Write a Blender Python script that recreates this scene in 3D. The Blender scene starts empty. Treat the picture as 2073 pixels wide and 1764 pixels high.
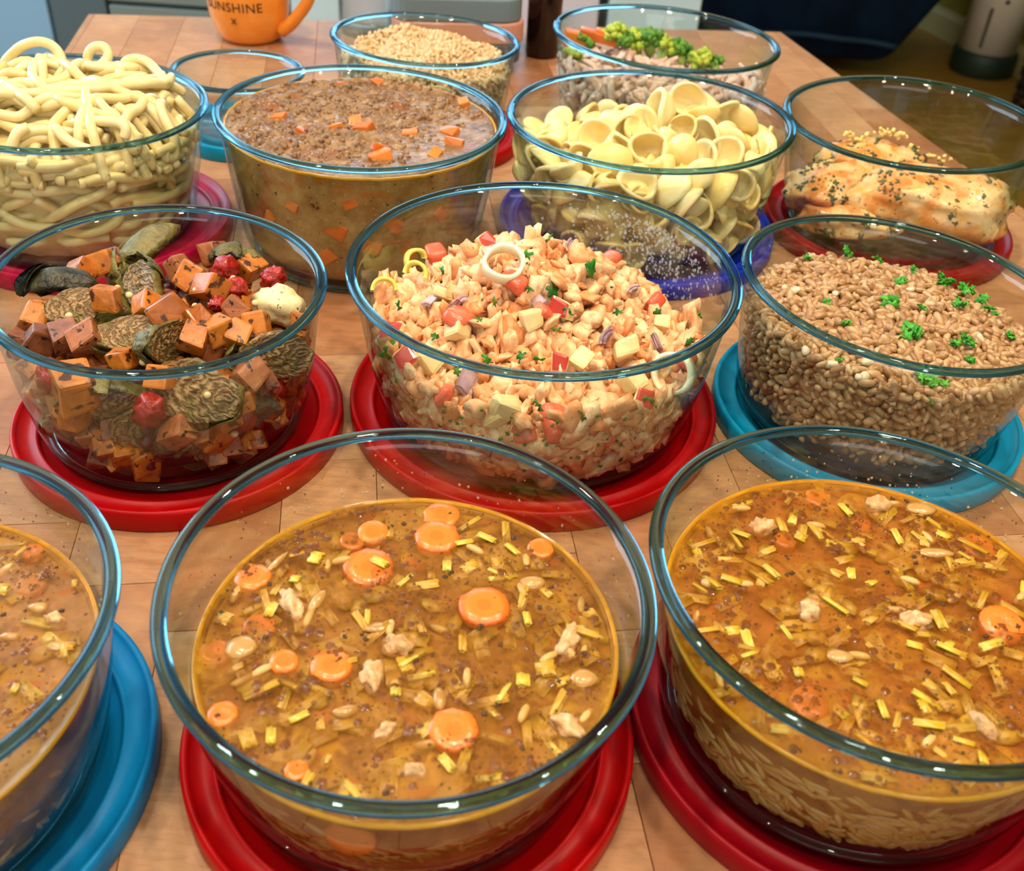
import bpy, bmesh, math, random
import numpy as np
from mathutils import Vector, Matrix, Euler, noise
PI = math.pi
rnd = random.Random(7)
TZ = 0.75                                  # table top height above the floor
sc = bpy.context.scene
COL = sc.collection

# ------------------------------------------------------------------ camera
FPX, PITCH, ROLL, CAMH = 2104.3, 0.657544, 0.0688656, 0.385034
cp, sp, cr, sr = math.cos(PITCH), math.sin(PITCH), math.cos(ROLL), math.sin(ROLL)
FWD = Vector((0, cp, -sp)); _r = Vector((1, 0, 0)); _u = Vector((0, sp, cp))
RGT = cr * _r + sr * _u; UPV = -sr * _r + cr * _u
CAM = Vector((0, 0, TZ + CAMH))
cd = bpy.data.cameras.new('camera'); cam = bpy.data.objects.new('camera', cd); COL.objects.link(cam)
cd.sensor_width = 36; cd.lens = FPX / 2073 * 36; cd.clip_start = 0.02
cam.matrix_world = Matrix(((RGT.x, UPV.x, -FWD.x, CAM.x), (RGT.y, UPV.y, -FWD.y, CAM.y), (RGT.z, UPV.z, -FWD.z, CAM.z), (0, 0, 0, 1)))
cd.dof.use_dof = True; cd.dof.focus_distance = 0.56; cd.dof.aperture_fstop = 13
sc.camera = cam

def ray(px, py):
    return (FWD * FPX + RGT * (px - 1036.5) + UPV * (882 - py)).normalized()
def on(px, py, z):                          # where the line of sight through a photo point meets height z
    d = ray(px, py); t = (z - CAM.z) / d.z
    return CAM + d * t
def proj(p):
    D = Vector(p) - CAM; z = D.dot(FWD)
    return 1036.5 + FPX * D.dot(RGT) / z, 882 - FPX * D.dot(UPV) / z

# ------------------------------------------------------------------ world, lights, exposure
w = bpy.data.worlds.new('World'); sc.world = w; w.use_nodes = True
bg = w.node_tree.nodes['Background']; bg.inputs[0].default_value = (0.55, 0.75, 1, 1); bg.inputs[1].default_value = 1.0
def area(name, loc, target, sx, sy, power, col, spread=180):
    l = bpy.data.lights.new(name, 'AREA'); l.shape = 'RECTANGLE'; l.size = sx; l.size_y = sy; l.energy = power; l.color = col
    l.spread = math.radians(spread)
    o = bpy.data.objects.new(name, l); COL.objects.link(o); o.location = loc
    o.rotation_euler = (Vector(target) - Vector(loc)).to_track_quat('-Z', 'Y').to_euler(); return o
area('window_daylight', (-2.16, 1.75, 1.65), (0.4, 1.0, 0.7), 2.0, 1.3, 62, (0.66, 0.84, 1.0))
area('rear_window_daylight', (-0.45, 4.66, 1.7), (-0.3, 1.0, 0.7), 1.7, 1.3, 30, (0.62, 0.82, 1.0))
area('front_fill_light', (0, -2.12, 1.65), (0, .6, .75), 2.4, 1.2, 22, (1.0, .92, .80))  # unseen fill added behind the camera to brighten the bowl sides
SPOTS = [(-0.75, 0.2), (-0.35, -0.25), (0.35, -0.25), (0.75, 0.25), (0.1, 0.55), (-0.55, 0.9), (0.6, 0.95)]
SPOT_W = 6.4
sc.view_settings.view_transform = 'Standard'
try: sc.view_settings.look = 'None'
except Exception: pass
sc.view_settings.exposure = -0.06; sc.view_settings.gamma = 1.0; sc.view_settings.use_curve_mapping = False
cy = sc.cycles
cy.use_adaptive_sampling = True; cy.adaptive_threshold = .03; cy.max_bounces = 10; cy.diffuse_bounces = 3; cy.glossy_bounces = 3; cy.transmission_bounces = 10; cy.transparent_max_bounces = 24
cy.sample_clamp_indirect = 4; cy.use_denoising = True

# ------------------------------------------------------------------ helpers
def C(h, a=1.0):
    h = h.lstrip('#'); v = [int(h[i:i + 2], 16) / 255 for i in (0, 2, 4)]
    return tuple((x / 12.92 if x <= .04045 else ((x + .055) / 1.055) ** 2.4) for x in v) + (a,)

def tag(o, label=None, cat=None, group=None, kind=None):
    if label: o['label'] = label
    if cat: o['category'] = cat
    if group: o['group'] = group
    if kind: o['kind'] = kind
    return o

def mesh(name, V, F, mat, smooth=True):
    me = bpy.data.meshes.new(name)
    me.from_pydata([tuple(v) for v in V], [], F)
    if mat: me.materials.append(mat)
    if smooth: me.polygons.foreach_set('use_smooth', [True] * len(me.polygons))
    me.update(); return me
def put(name, me, M=None, parent=None):
    o = bpy.data.objects.new(name, me); COL.objects.link(o)
    if parent: o.parent = parent
    if M is not None: o.matrix_basis = M
    return o
def empty(name, loc=(0, 0, 0), rz=0):
    o = bpy.data.objects.new(name, None); COL.objects.link(o); o.empty_display_size = .02
    o.location = loc; o.rotation_euler = (0, 0, rz); return o
def bm_mesh(name, bm, mat, smooth=True):
    me = bpy.data.meshes.new(name); bm.to_mesh(me); bm.free()
    if mat: me.materials.append(mat)
    if smooth: me.polygons.foreach_set('use_smooth', [True] * len(me.polygons))
    return me

def lathe(prof, n=96, closed=False):
    """profile of (r, z); r = 0 points become poles"""
    V, F, rings = [], [], []
    for r, z in prof:
        if r < 1e-7: rings.append([len(V)]); V.append((0, 0, z))
        else:
            rings.append(list(range(len(V), len(V) + n)))
            V += [(r * math.cos(2 * PI * i / n), r * math.sin(2 * PI * i / n), z) for i in range(n)]
    pairs = list(zip(rings, rings[1:])) + ([(rings[-1], rings[0])] if closed else [])
    for a, b in pairs:
        for i in range(n):
            j = (i + 1) % n
            if len(a) == 1 and len(b) == 1: continue
            if len(a) == 1: F.append((a[0], b[i], b[j]))
            elif len(b) == 1: F.append((a[i], b[0], a[j]) if False else (a[j], a[i], b[0]))
            else: F.append((a[i], a[j], b[j], b[i]) if False else (a[j], a[i], b[i], b[j]))
    return V, F
def fixn(me):
    bm = bmesh.new(); bm.from_mesh(me); bmesh.ops.recalc_face_normals(bm, faces=bm.faces[:]); bm.to_mesh(me); bm.free(); return me
def lathe_mesh(name, prof, mat, n=96, closed=False, smooth=True):
    return fixn(mesh(name, *lathe(prof, n, closed), mat, smooth))

def tube(path, r, sides=8, cap=True):
    V, F = [], []; n = len(path); P = [Vector(p) for p in path]
    ref = None
    for i in range(n):
        t = (P[min(i + 1, n - 1)] - P[max(i - 1, 0)]).normalized()
        if ref is None:
            ref = t.orthogonal().normalized()
        else:
            ref = (ref - t * ref.dot(t)); ref = ref.normalized() if ref.length > 1e-6 else t.orthogonal().normalized()
        b = t.cross(ref); rr = r(i / (n - 1)) if callable(r) else r
        for k in range(sides):
            a = 2 * PI * k / sides
            V.append(P[i] + rr * (math.cos(a) * ref + math.sin(a) * b))
    for i in range(n - 1):
        for k in range(sides):
            k2 = (k + 1) % sides
            F.append((i * sides + k, i * sides + k2, (i + 1) * sides + k2, (i + 1) * sides + k))
    if cap:
        F.append(tuple(range(sides - 1, -1, -1))); F.append(tuple((n - 1) * sides + k for k in range(sides)))
    return V, F

_ico = {}
def ico(sub):
    if sub not in _ico:
        bm = bmesh.new(); bmesh.ops.create_icosphere(bm, subdivisions=sub, radius=1)
        _ico[sub] = ([v.co.copy() for v in bm.verts], [tuple(v.index for v in f.verts) for f in bm.faces]); bm.free()
    return _ico[sub]
def blob(scale, amp=.2, freq=1.4, seed=0, sub=2, ridg=False):
    V, F = ico(sub); o = Vector((seed * 3.7, seed * 1.3, -seed * 2.1)); out = []
    for v in V:
        n = noise.fractal(v * freq + o, .8, 2.0, 3)
        if ridg: n = -abs(n) * 1.6
        q = v * (1 + amp * n); out.append((q.x * scale[0], q.y * scale[1], q.z * scale[2]))
    return out, F
def chunk(scale, seed, jit=.22, bev=.12):
    """a cut cube with uneven corners and softened edges"""
    rn = random.Random(seed); bm = bmesh.new(); bmesh.ops.create_cube(bm, size=2)
    for v in bm.verts:
        v.co = Vector([c * (1 + rn.uniform(-jit, jit)) * s for c, s in zip(v.co, scale)])
    bmesh.ops.bevel(bm, geom=bm.edges[:], offset=bev * min(scale) * 2, segments=2, affect='EDGES', profile=.6)
    V = [v.co.copy() for v in bm.verts]; bm.verts.index_update(); F = [tuple(v.index for v in f.verts) for f in bm.faces]; bm.free()
    return V, F
def box(bm, x0, x1, y0, y1, z0, z1, M=None):
    vs = [bm.verts.new((x, y, z)) for z in (z0, z1) for y in (y0, y1) for x in (x0, x1)]
    if M: 
        for v in vs: v.co = M @ v.co
    for f in ((0, 2, 3, 1), (4, 5, 7, 6), (0, 1, 5, 4), (2, 6, 7, 3), (0, 4, 6, 2), (1, 3, 7, 5)): bm.faces.new([vs[i] for i in f])
def box_mesh(name, d, mat, bev=0, seg=2):
    bm = bmesh.new(); box(bm, *d)
    if bev: bmesh.ops.bevel(bm, geom=bm.edges[:], offset=bev, segments=seg, affect='EDGES', profile=.5)
    return bm_mesh(name, bm, mat, smooth=False)
def merged(name, items, mat):
    """items: (mesh, matrix) -> one mesh"""
    Vs, Fs, off = [], [], 0; cache = {}
    for me, M in items:
        if me.name not in cache:
            a = np.empty(len(me.vertices) * 3, np.float32); me.vertices.foreach_get('co', a)
            cache[me.name] = (a.reshape(-1, 3), [tuple(p.vertices) for p in me.polygons])
        a, fs = cache[me.name]; m = np.array(M, np.float32)
        Vs.append(a @ m[:3, :3].T + m[:3, 3]); Fs += [tuple(i + off for i in f) for f in fs]; off += len(a)
    out = bpy.data.meshes.new(name); V = np.concatenate(Vs)
    out.from_pydata(V.tolist(), [], Fs); out.materials.append(mat)
    out.polygons.foreach_set('use_smooth', [True] * len(out.polygons)); out.update(); return out

# ------------------------------------------------------------------ materials
class N:
    """small node-graph writer"""
    def __init__(s, name):
        s.m = bpy.data.materials.new(name); s.m.use_nodes = True; s.t = s.m.node_tree; s.t.nodes.clear()
        s.out = s.n('ShaderNodeOutputMaterial')
    def n(s, ty, **k):
        nd = s.t.nodes.new(ty)
        for a, b in k.items(): setattr(nd, a, b)
        return nd
    def l(s, a, b): s.t.links.new(a, b)
    def inp(s, nd, i, v):
        if hasattr(v, 'is_linked') or isinstance(v, bpy.types.NodeSocket): s.l(v, nd.inputs[i])
        else: nd.inputs[i].default_value = v
    def math(s, op, a, b=0.0, c=None, clamp=False):
        nd = s.n('ShaderNodeMath', operation=op, use_clamp=clamp); s.inp(nd, 0, a); s.inp(nd, 1, b)
        if c is not None: s.inp(nd, 2, c)
        return nd.outputs[0]
    def coord(s, which='Object', scale=1.0):
        c = s.n('ShaderNodeTexCoord'); mp = s.n('ShaderNodeMapping'); s.l(c.outputs[which], mp.inputs[0])
        mp.inputs['Scale'].default_value = (scale,) * 3 if not isinstance(scale, tuple) else scale
        return mp.outputs[0]
    def noise(s, vec, scale, detail=3, rough=.55, dist=0.0):
        nd = s.n('ShaderNodeTexNoise'); s.l(vec, nd.inputs['Vector']); nd.inputs['Scale'].default_value = scale
        nd.inputs['Detail'].default_value = detail; nd.inputs['Roughness'].default_value = rough; nd.inputs['Distortion'].default_value = dist
        return nd.outputs['Fac']
    def voro(s, vec, scale, feature='F1', rand=1.0, out='Distance'):
        nd = s.n('ShaderNodeTexVoronoi', feature=feature); s.l(vec, nd.inputs['Vector']); nd.inputs['Scale'].default_value = scale
        nd.inputs['Randomness'].default_value = rand; return nd.outputs[out]
    def ramp(s, fac, stops, interp='LINEAR'):
        nd = s.n('ShaderNodeValToRGB'); nd.color_ramp.interpolation = interp; e = nd.color_ramp.elements
        while len(e) < len(stops): e.new(.5)
        for i, (p, c) in enumerate(stops):
            e[i].position = p; e[i].color = c if len(c) == 4 else tuple(c) + (1,)
        s.l(fac, nd.inputs[0]); return nd.outputs[0]
    def step(s, fac, a, b):
        nd = s.n('ShaderNodeMapRange'); s.inp(nd, 0, fac); nd.inputs[1].default_value = a; nd.inputs[2].default_value = b; nd.clamp = True
        return nd.outputs[0]
    def mix(s, f, a, b, blend='MIX'):
        nd = s.n('ShaderNodeMix', data_type='RGBA', blend_type=blend); s.inp(nd, 0, f); s.inp(nd, 6, a); s.inp(nd, 7, b); return nd.outputs[2]
    def rand(s):
        o = s.n('ShaderNodeObjectInfo').outputs['Random']; g = s.n('ShaderNodeNewGeometry').outputs['Random Per Island']
        return s.math('FRACT', s.math('ADD', o, s.math('MULTIPLY', g, 7.31)))
    def bump(s, h, strength=.3, dist=.001):
        nd = s.n('ShaderNodeBump'); s.l(h, nd.inputs['Height']); nd.inputs['Strength'].default_value = strength; nd.inputs['Distance'].default_value = dist
        return nd.outputs[0]
    def bsdf(s, col, rough=.5, spec=.5, normal=None, sss=0, sss_r=(.004, .002, .001), coat=0, metal=0, emit=None, link=True, alpha=None):
        p = s.n('ShaderNodeBsdfPrincipled'); s.inp(p, 'Base Color', col); s.inp(p, 'Roughness', rough); p.inputs['Specular IOR Level'].default_value = spec
        p.inputs['Metallic'].default_value = metal
        if normal: s.l(normal, p.inputs['Normal'])
        if sss: p.inputs['Subsurface Weight'].default_value = sss; p.inputs['Subsurface Radius'].default_value = sss_r; p.inputs['Subsurface Scale'].default_value = 1.0
        if coat: p.inputs['Coat Weight'].default_value = coat; p.inputs['Coat Roughness'].default_value = .08
        if alpha is not None: s.inp(p, 'Alpha', alpha)
        if link: s.l(p.outputs[0], s.out.inputs[0])
        return p.outputs[0]

def plain(name, hexc, rough=.5, spec=.5, metal=0, coat=0):
    g = N(name); g.bsdf(C(hexc), rough, spec, metal=metal, coat=coat); return g.m
def food(name, cols, scale=150, rough=.4, var=.5, bump=.4, bdist=.0008, spec=.5, specks=None, sss=0, coat=0, detail=4):
    """cols: hex list along a ramp driven by noise and by a value that differs from piece to piece"""
    g = N(name); v = g.coord('Object'); r = g.rand()
    off = g.n('ShaderNodeVectorMath', operation='ADD'); g.l(v, off.inputs[0])
    cmb = g.n('ShaderNodeCombineXYZ'); g.l(r, cmb.inputs[0]); g.l(g.math('MULTIPLY', r, 3.3), cmb.inputs[1]); g.l(cmb.outputs[0], off.inputs[1]); v = off.outputs[0]
    n = g.noise(v, scale, detail)
    f = g.math('ADD', g.math('MULTIPLY', g.step(n, .3, .7), 1 - var), g.math('MULTIPLY', r, var))
    k = len(cols) - 1
    col = g.ramp(f, [(i / k, C(c)) for i, c in enumerate(cols)])
    if specks:
        sc_, thr, hx = specks
        col = g.mix(g.step(g.noise(v, sc_, 2), thr, thr + .05), col, C(hx))
    nb = g.bump(g.noise(v, scale * 2.2, 4), bump, bdist) if bump else None
    g.bsdf(col, rough, spec, nb, sss=sss, coat=coat); return g.m

def glass_wall(name, tint='#fafdfc', edge='#b4d2d3', frost=0.0):
    """clear walls: see-through, mirror-like by the angle they are seen at (both faces of the wall are modelled)"""
    g = N(name); geo = g.n('ShaderNodeNewGeometry'); d = g.n('ShaderNodeVectorMath', operation='DOT_PRODUCT')
    g.l(geo.outputs['Incoming'], d.inputs[0]); g.l(geo.outputs['Normal'], d.inputs[1])
    c = g.math('ABSOLUTE', d.outputs['Value']); inv = g.math('SUBTRACT', 1.0, c, clamp=True)
    f5 = g.math('POWER', inv, 5.0); F = g.math('ADD', .04, g.math('MULTIPLY', f5, .55))
    tr = g.n('ShaderNodeBsdfTransparent'); g.l(g.mix(g.math('POWER', inv, 3.0), C(tint), C(edge)), tr.inputs[0])
    gl = g.n('ShaderNodeBsdfGlossy'); gl.inputs['Roughness'].default_value = .015; gl.inputs[0].default_value = (1, 1, 1, 1)
    mx = g.n('ShaderNodeMixShader'); g.l(F, mx.inputs[0]); g.l(tr.outputs[0], mx.inputs[1]); g.l(gl.outputs[0], mx.inputs[2])
    g.l(mx.outputs[0], g.out.inputs[0]); return g.m
def glass_solid(name, hexc, ior=1.47):
    g = N(name); p = g.n('ShaderNodeBsdfGlass'); p.inputs[0].default_value = C(hexc); p.inputs['Roughness'].default_value = 0.0; p.inputs['IOR'].default_value = ior
    g.l(p.outputs[0], g.out.inputs[0]); return g.m

M_WALL = glass_wall('clear glass wall')
M_RIM = glass_solid('teal tinted glass rim', '#b6d9e6')
M_BASE = glass_solid('thick glass base', '#d8ebe8')

def plastic(name, hexc, rough=.38):
    g = N(name); v = g.coord('Object'); n = g.noise(v, 900, 2)
    g.bsdf(C(hexc), rough, .22, g.bump(n, .06, .0005)); return g.m
M_RED, M_DRED = plastic('red plastic', '#ac0206'), plastic('dark red plastic', '#8c0212')
M_MAG, M_TEAL = plastic('raspberry plastic', '#b00438'), plastic('turquoise plastic', '#0790bd')
M_BLUE = plastic('royal blue plastic', '#0a2fb8'); M_DTEAL = plastic('deep turquoise plastic', '#0678b4')

def wood():
    g = N('butcher block wood'); v = g.coord('Object'); r = g.rand()
    add = g.n('ShaderNodeVectorMath', operation='ADD'); g.l(v, add.inputs[0]); cmb = g.n('ShaderNodeCombineXYZ'); g.l(g.math('MULTIPLY', r, 9.0), cmb.inputs[0]); g.l(g.math('MULTIPLY', r, 5.0), cmb.inputs[1]); g.l(cmb.outputs[0], add.inputs[1]); v = add.outputs[0]
    mp = g.n('ShaderNodeMapping'); g.l(v, mp.inputs[0]); mp.inputs['Scale'].default_value = (14, 90, 40)
    grain = g.noise(mp.outputs[0], 3.2, 6, .65, .6)
    pores = g.noise(mp.outputs[0], 14, 3, .6)
    base = g.ramp(r, [(0, C('#a06c48')), (.35, C('#b08058')), (.7, C('#bd926c')), (1, C('#94613f'))])
    c = g.mix(g.math('MULTIPLY', g.step(grain, .42, .68), .5), base, C('#8f5530'))
    c = g.mix(g.math('MULTIPLY', g.step(pores, .60, .72), .55), c, C('#6e3d20'))
    c = g.mix(g.math('MULTIPLY', g.step(g.noise(v, 26, 3), .45, .75), .35), c, C('#dba878'))
    g.bsdf(c, .46, .3, g.bump(grain, .12, .0006)); return g.m
M_WOOD = wood()

# ------------------------------------------------------------------ room
RX0, RX1, RY0, RY1, RZ = -2.3, 4.0, -2.2, 4.8, 2.45
M_PAINT = plain('pale wall paint', '#cfd0cb', .8, .2); M_OLIVE = plain('olive wall paint', '#8b8433', .8, .2)
M_CEIL = plain('white ceiling paint', '#e9e6e0', .9, .1); M_TRIM = plain('cream gloss trim', '#b7ae74', .4)
M_FRAME = plain('white window frame', '#e6e9ea', .4)
def floor_mat():
    g = N('dark laminate floor'); v = g.coord('Object'); mp = g.n('ShaderNodeMapping'); g.l(v, mp.inputs[0]); mp.inputs['Scale'].default_value = (1.5, 22, 1)
    n = g.noise(mp.outputs[0], 2.5, 4)
    g.bsdf(g.ramp(n, [(.3, C('#8a641e')), (.6, C('#a87c2c')), (.8, C('#b88c3a'))]), .35, .4); return g.m
def slab(name, d, mat, kind='structure', parent=None, bev=0):
    return tag(put(name, box_mesh(name, d, mat, bev), None, parent), kind=kind) if not parent else put(name, box_mesh(name, d, mat, bev), None, parent)
slab('floor', (RX0, RX1, RY0, RY1, -.08, 0), floor_mat())
slab('ceiling', (RX0, RX1, RY0, RY1, RZ, RZ + .08), M_CEIL)
def wall_with_hole(name, axis, c, a0, a1, h0, h1, z0, z1, mat):
    """wall on plane axis=c (outward thickness .1) from a0..a1 with an opening h0..h1, z0..z1"""
    bm = bmesh.new(); t = .1 if c > 0 else -.1
    for (p0, p1, q0, q1) in ((a0, h0, 0, RZ), (h1, a1, 0, RZ), (h0, h1, 0, z0), (h0, h1, z1, RZ)):
        if axis == 'x': box(bm, min(c, c + t), max(c, c + t), p0, p1, q0, q1)
        else: box(bm, p0, p1, min(c, c + t), max(c, c + t), q0, q1)
    return tag(put(name, bm_mesh(name, bm, mat, False)), kind='structure')
wall_with_hole('wall_left', 'x', RX0, RY0, RY1, .7, 2.8, .95, 2.3, M_PAINT)
wall_with_hole('wall_back', 'y', RY1, RX0, RX1, -1.35, .45, 1.0, 2.35, M_PAINT)
wall_with_hole('wall_front', 'y', RY0, RX0, RX1, -1.3, 1.3, 1.0, 2.3, M_PAINT)
# olive wall on the right runs away from the camera at a slight angle
wr = empty('wall_right', (1.585, 4.0, 0), math.radians(20.0)); tag(wr, kind='structure')
put('plaster', box_mesh('plaster', (0, .1, -6.6, .95, 0, RZ), M_OLIVE), None, wr)
sk = empty('baseboard_right', (1.585, 4.0, 0), math.radians(20.0)); tag(sk, kind='structure')
prof = [(0, 0), (-.016, 0), (-.016, .075), (-.010, .088), (-.008, .1), (0, .1)]
V = [(x, y, z) for y in (-5.0, .9) for x, z in prof]; k = len(prof)
put('board', fixn(mesh('board', V, [(i, (i + 1) % k, k + (i + 1) % k, k + i) for i in range(k)] + [tuple(range(k)), tuple(range(2 * k - 1, k - 1, -1))], M_TRIM, False)), None, sk)
M_PANE = glass_wall('window pane glass', '#f4fafa', '#c8dcdc')
for nm, axis, c, h0, h1, z0, z1 in (('window_1', 'x', RX0, .7, 2.8, .95, 2.3), ('window_2', 'y', RY1, -1.35, .45, 1.0, 2.35), ('added_front_window', 'y', RY0, -1.3, 1.3, 1.0, 2.3)):  # the front wall's window is added to go with the fill light
    wn = tag(empty(nm), kind='structure'); bm = bmesh.new()
    c0, c1 = (c - .07, c - .02) if c < 0 else (c + .02, c + .07)
    def bar(a0, a1, q0, q1, c0=c0, c1=c1, bm=bm):
        if axis == 'x': box(bm, c0, c1, a0, a1, q0, q1)
        else: box(bm, a0, a1, c0, c1, q0, q1)
    mid = (h0 + h1) / 2
    bar(h0, h1, z0, z0 + .06); bar(h0, h1, z1 - .06, z1); bar(h0, h0 + .06, z0 + .06, z1 - .06); bar(h1 - .06, h1, z0 + .06, z1 - .06); bar(mid - .04, mid + .04, z0 + .06, z1 - .06)
    put('window_frame', bm_mesh('window_frame', bm, M_FRAME, False), None, wn)
    for a0, a1 in ((h0 + .06, mid - .04), (mid + .04, h1 - .06)):
        bm = bmesh.new(); bar(a0, a1, z0 + .06, z1 - .06, (c0 + c1) / 2 - .003, (c0 + c1) / 2 + .003, bm); put('pane', bm_mesh('pane', bm, M_PANE, False), None, wn)

# ceiling spotlights (the room's warm lamps)
M_LAMP = N('lit lamp glass'); e = M_LAMP.n('ShaderNodeEmission'); e.inputs[0].default_value = (1, .80, .56, 1); e.inputs[1].default_value = 25; M_LAMP.l(e.outputs[0], M_LAMP.out.inputs[0]); M_LAMP = M_LAMP.m
M_CHROME = plain('brushed nickel', '#c9c7c2', .3, metal=1)
ring_me = lathe_mesh('lamp_ring', [(.034, 0), (.045, 0), (.047, .003), (.045, .008), (.036, .01), (.034, .006)], M_CHROME, 32, True)
glass_me = lathe_mesh('lamp_glass', [(0, .004), (.03, .004), (.034, .006), (.034, .01), (0, .01)], M_LAMP, 32)
for i, (x, y) in enumerate(SPOTS):
    t = empty('ceiling_spotlight', (x, y, RZ - .011)); tag(t, 'round nickel ceiling spotlight, ' + 'first second third fourth fifth sixth seventh'.split()[sorted(SPOTS).index((x, y))] + ' from the window wall', 'lamp', 'ceiling spotlights')
    put('lamp_ring', ring_me, None, t); put('lamp_glass', glass_me, None, t)
    l = bpy.data.lights.new('spotlight_beam', 'AREA'); l.shape = 'DISK'; l.size = .07; l.energy = SPOT_W; l.color = (1, .82, .60); l.spread = math.radians(150)
    lo = bpy.data.objects.new('spotlight_beam', l); COL.objects.link(lo); lo.parent = t; lo.location = (0, 0, -.004)

# ------------------------------------------------------------------ table
YAW = math.radians(9.5)
QUAD = [(-.534, 1.257), (.306, 1.377), (.686, .02), (-.324, .02)]      # the table's outline
table = empty('kitchen_table', (0, 0, 0))
tag(table, 'wooden butcher block kitchen table with visible end joints under all the bowls', 'table')
def clip(poly, quad):
    out = poly; n = len(quad)
    for i in range(n):
        ax, ay = quad[i]; bx, by = quad[(i + 1) % n]
        side = lambda p: (bx - ax) * (p[1] - ay) - (by - ay) * (p[0] - ax)
        src, out = out, []
        for j in range(len(src)):
            p, q = src[j], src[(j + 1) % len(src)]; sp_, sq = side(p), side(q)
            if sp_ <= 0: out.append(p)
            if (sp_ < 0 < sq) or (sq < 0 < sp_):
                t = sp_ / (sp_ - sq); out.append((p[0] + (q[0] - p[0]) * t, p[1] + (q[1] - p[1]) * t))
        if len(out) < 3: return []
    return out
cw, sw = math.cos(YAW), math.sin(YAW)
def prism(poly, z0, z1, ch):
    """extruded outline with a small chamfer round the top"""
    cx_ = sum(p[0] for p in poly) / len(poly); cy_ = sum(p[1] for p in poly) / len(poly); n = len(poly)
    inn = [(p[0] + (cx_ - p[0]) * min(1, ch / max(1e-6, math.hypot(cx_ - p[0], cy_ - p[1]))), p[1] + (cy_ - p[1]) * min(1, ch / max(1e-6, math.hypot(cx_ - p[0], cy_ - p[1])))) for p in poly]
    V = [(x, y, z0) for x, y in poly] + [(x, y, z1 - ch * .6) for x, y in poly] + [(x, y, z1) for x, y in inn]
    F = [tuple(range(n))] + [tuple(2 * n + i for i in range(n))]
    for a in (0, n):
        F += [(a + i, a + (i + 1) % n, a + n + (i + 1) % n, a + n + i) for i in range(n)]
    return V, F
SW = .052
trn = random.Random(3)
for c in range(-16, 18):
    v = .0 - trn.random() * .15
    while v < 1.75:
        L = trn.choice([.075, .09, .11, .14, .17, .22]); g = .00018
        rect = [(c * SW + g, v + g), (c * SW + g, v + L - g), (c * SW + SW - g, v + L - g), (c * SW + SW - g, v + g)]
        poly = clip([(u * cw - q * sw, u * sw + q * cw) for u, q in rect], QUAD)
        v += L
        if len(poly) >= 3:
            ar = abs(sum(poly[i][0] * poly[(i + 1) % len(poly)][1] - poly[(i + 1) % len(poly)][0] * poly[i][1] for i in range(len(poly)))) / 2
            if ar > 2e-5:
                put('stave', fixn(mesh('stave', *prism(poly, TZ - .04, TZ, .00035), M_WOOD, False)), None, table)
M_LEG = plain('painted table leg', '#8b5a38', .5)
ap = [(q[0] * .94 + .01, q[1] * .93 + .05) for q in QUAD]
bm = bmesh.new(); V, F = prism([(x, y) for x, y in ap], TZ - .13, TZ - .0405, .001)
bv = [bm.verts.new(p) for p in V]
for f in F: bm.faces.new([bv[i] for i in f])
put('apron', fixn(bm_mesh('apron', bm, M_LEG, False)), None, table)
for x, y in ap:
    x2, y2 = x + (.04 if x < 0 else -.05), y + (.05 if y < .5 else -.05)
    put('leg', box_mesh('leg', (x2 - .03, x2 + .03, y2 - .03, y2 + .03, 0, TZ - .13), M_LEG, .004), None, table)

# ------------------------------------------------------------------ kitchen units beyond the table
def unit(name, label, x0, x1, y0, mat, doors, handle=True, h=.9, top=True):
    t = empty(name, ((x0 + x1) / 2, y0, 0)); tag(t, label, 'cabinet'); cx_ = (x0 + x1) / 2
    put('body', box_mesh('body', (x0 - cx_, x1 - cx_, .022, .56, .1, h - .04), mat), None, t)
    put('plinth', box_mesh('plinth', (x0 - cx_ + .005, x1 - cx_ - .005, .07, .5, 0, .1), M_DARK), None, t)
    for nm, a0, a1, q0, q1 in doors:
        d = put(nm, box_mesh(nm, (a0 - cx_, a1 - cx_, 0, .02, q0, q1), mat, .002), None, t)
        if handle: put('handle', box_mesh('handle', ((a0 + a1) / 2 - cx_ - .06, (a0 + a1) / 2 - cx_ + .06, -.03, -.002, q1 - .06, q1 - .045), M_CHROME, .003), None, d)
    if top: put('worktop', box_mesh('worktop', (x0 - cx_ + .0005, x1 - cx_ - .0005, -.02, .58, h - .0395, h), M_GREYTOP, .003), None, t)
M_DARK = plain('dark recess paint', '#2a2f33', .6); M_GREYTOP = plain('grey worktop', '#8d9294', .35)
M_PALE = plain('pale blue-grey lacquer', '#8ab6d8', .35); M_SLATE = plain('slate grey lacquer', '#566a74', .4)
M_MIST = plain('mid grey-green lacquer', '#7b8a89', .4); M_WHITE = plain('white lacquer', '#d2eef9', .3)
M_LILAC = plain('off-white lilac lacquer', '#e8e0f2', .4)
unit('tall_fridge', 'pale blue-grey fridge at the far end of the kitchen units', -1.70, -1.063, 2.3, M_PALE, [('door', -1.698, -1.066, .12, 1.0), ('door', -1.698, -1.066, 1.006, 1.78)], h=1.84, top=False)
unit('slate_cabinet', 'narrow slate grey cabinet beside the pale fridge', -1.06, -.935, 2.3, M_SLATE, [('door', -1.058, -.937, .12, .85)])
unit('drawer_unit', 'grey-green drawer unit behind the orange mug', -.932, -.54, 2.3, M_MIST, [('drawer', -.93, -.542, .12, .452), ('drawer', -.93, -.542, .462, .85)])
unit('white_cabinet', 'bright white cabinet just past the mug handle', -.537, -.43, 2.3, M_WHITE, [('door', -.535, -.432, .12, .85)])
unit('lilac_cabinet', 'off-white kitchen cabinet behind the bowl of rice', -.427, .122, 2.3, M_LILAC, [('door', -.425, -.155, .12, .85), ('door', -.151, .12, .12, .85)])
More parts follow.
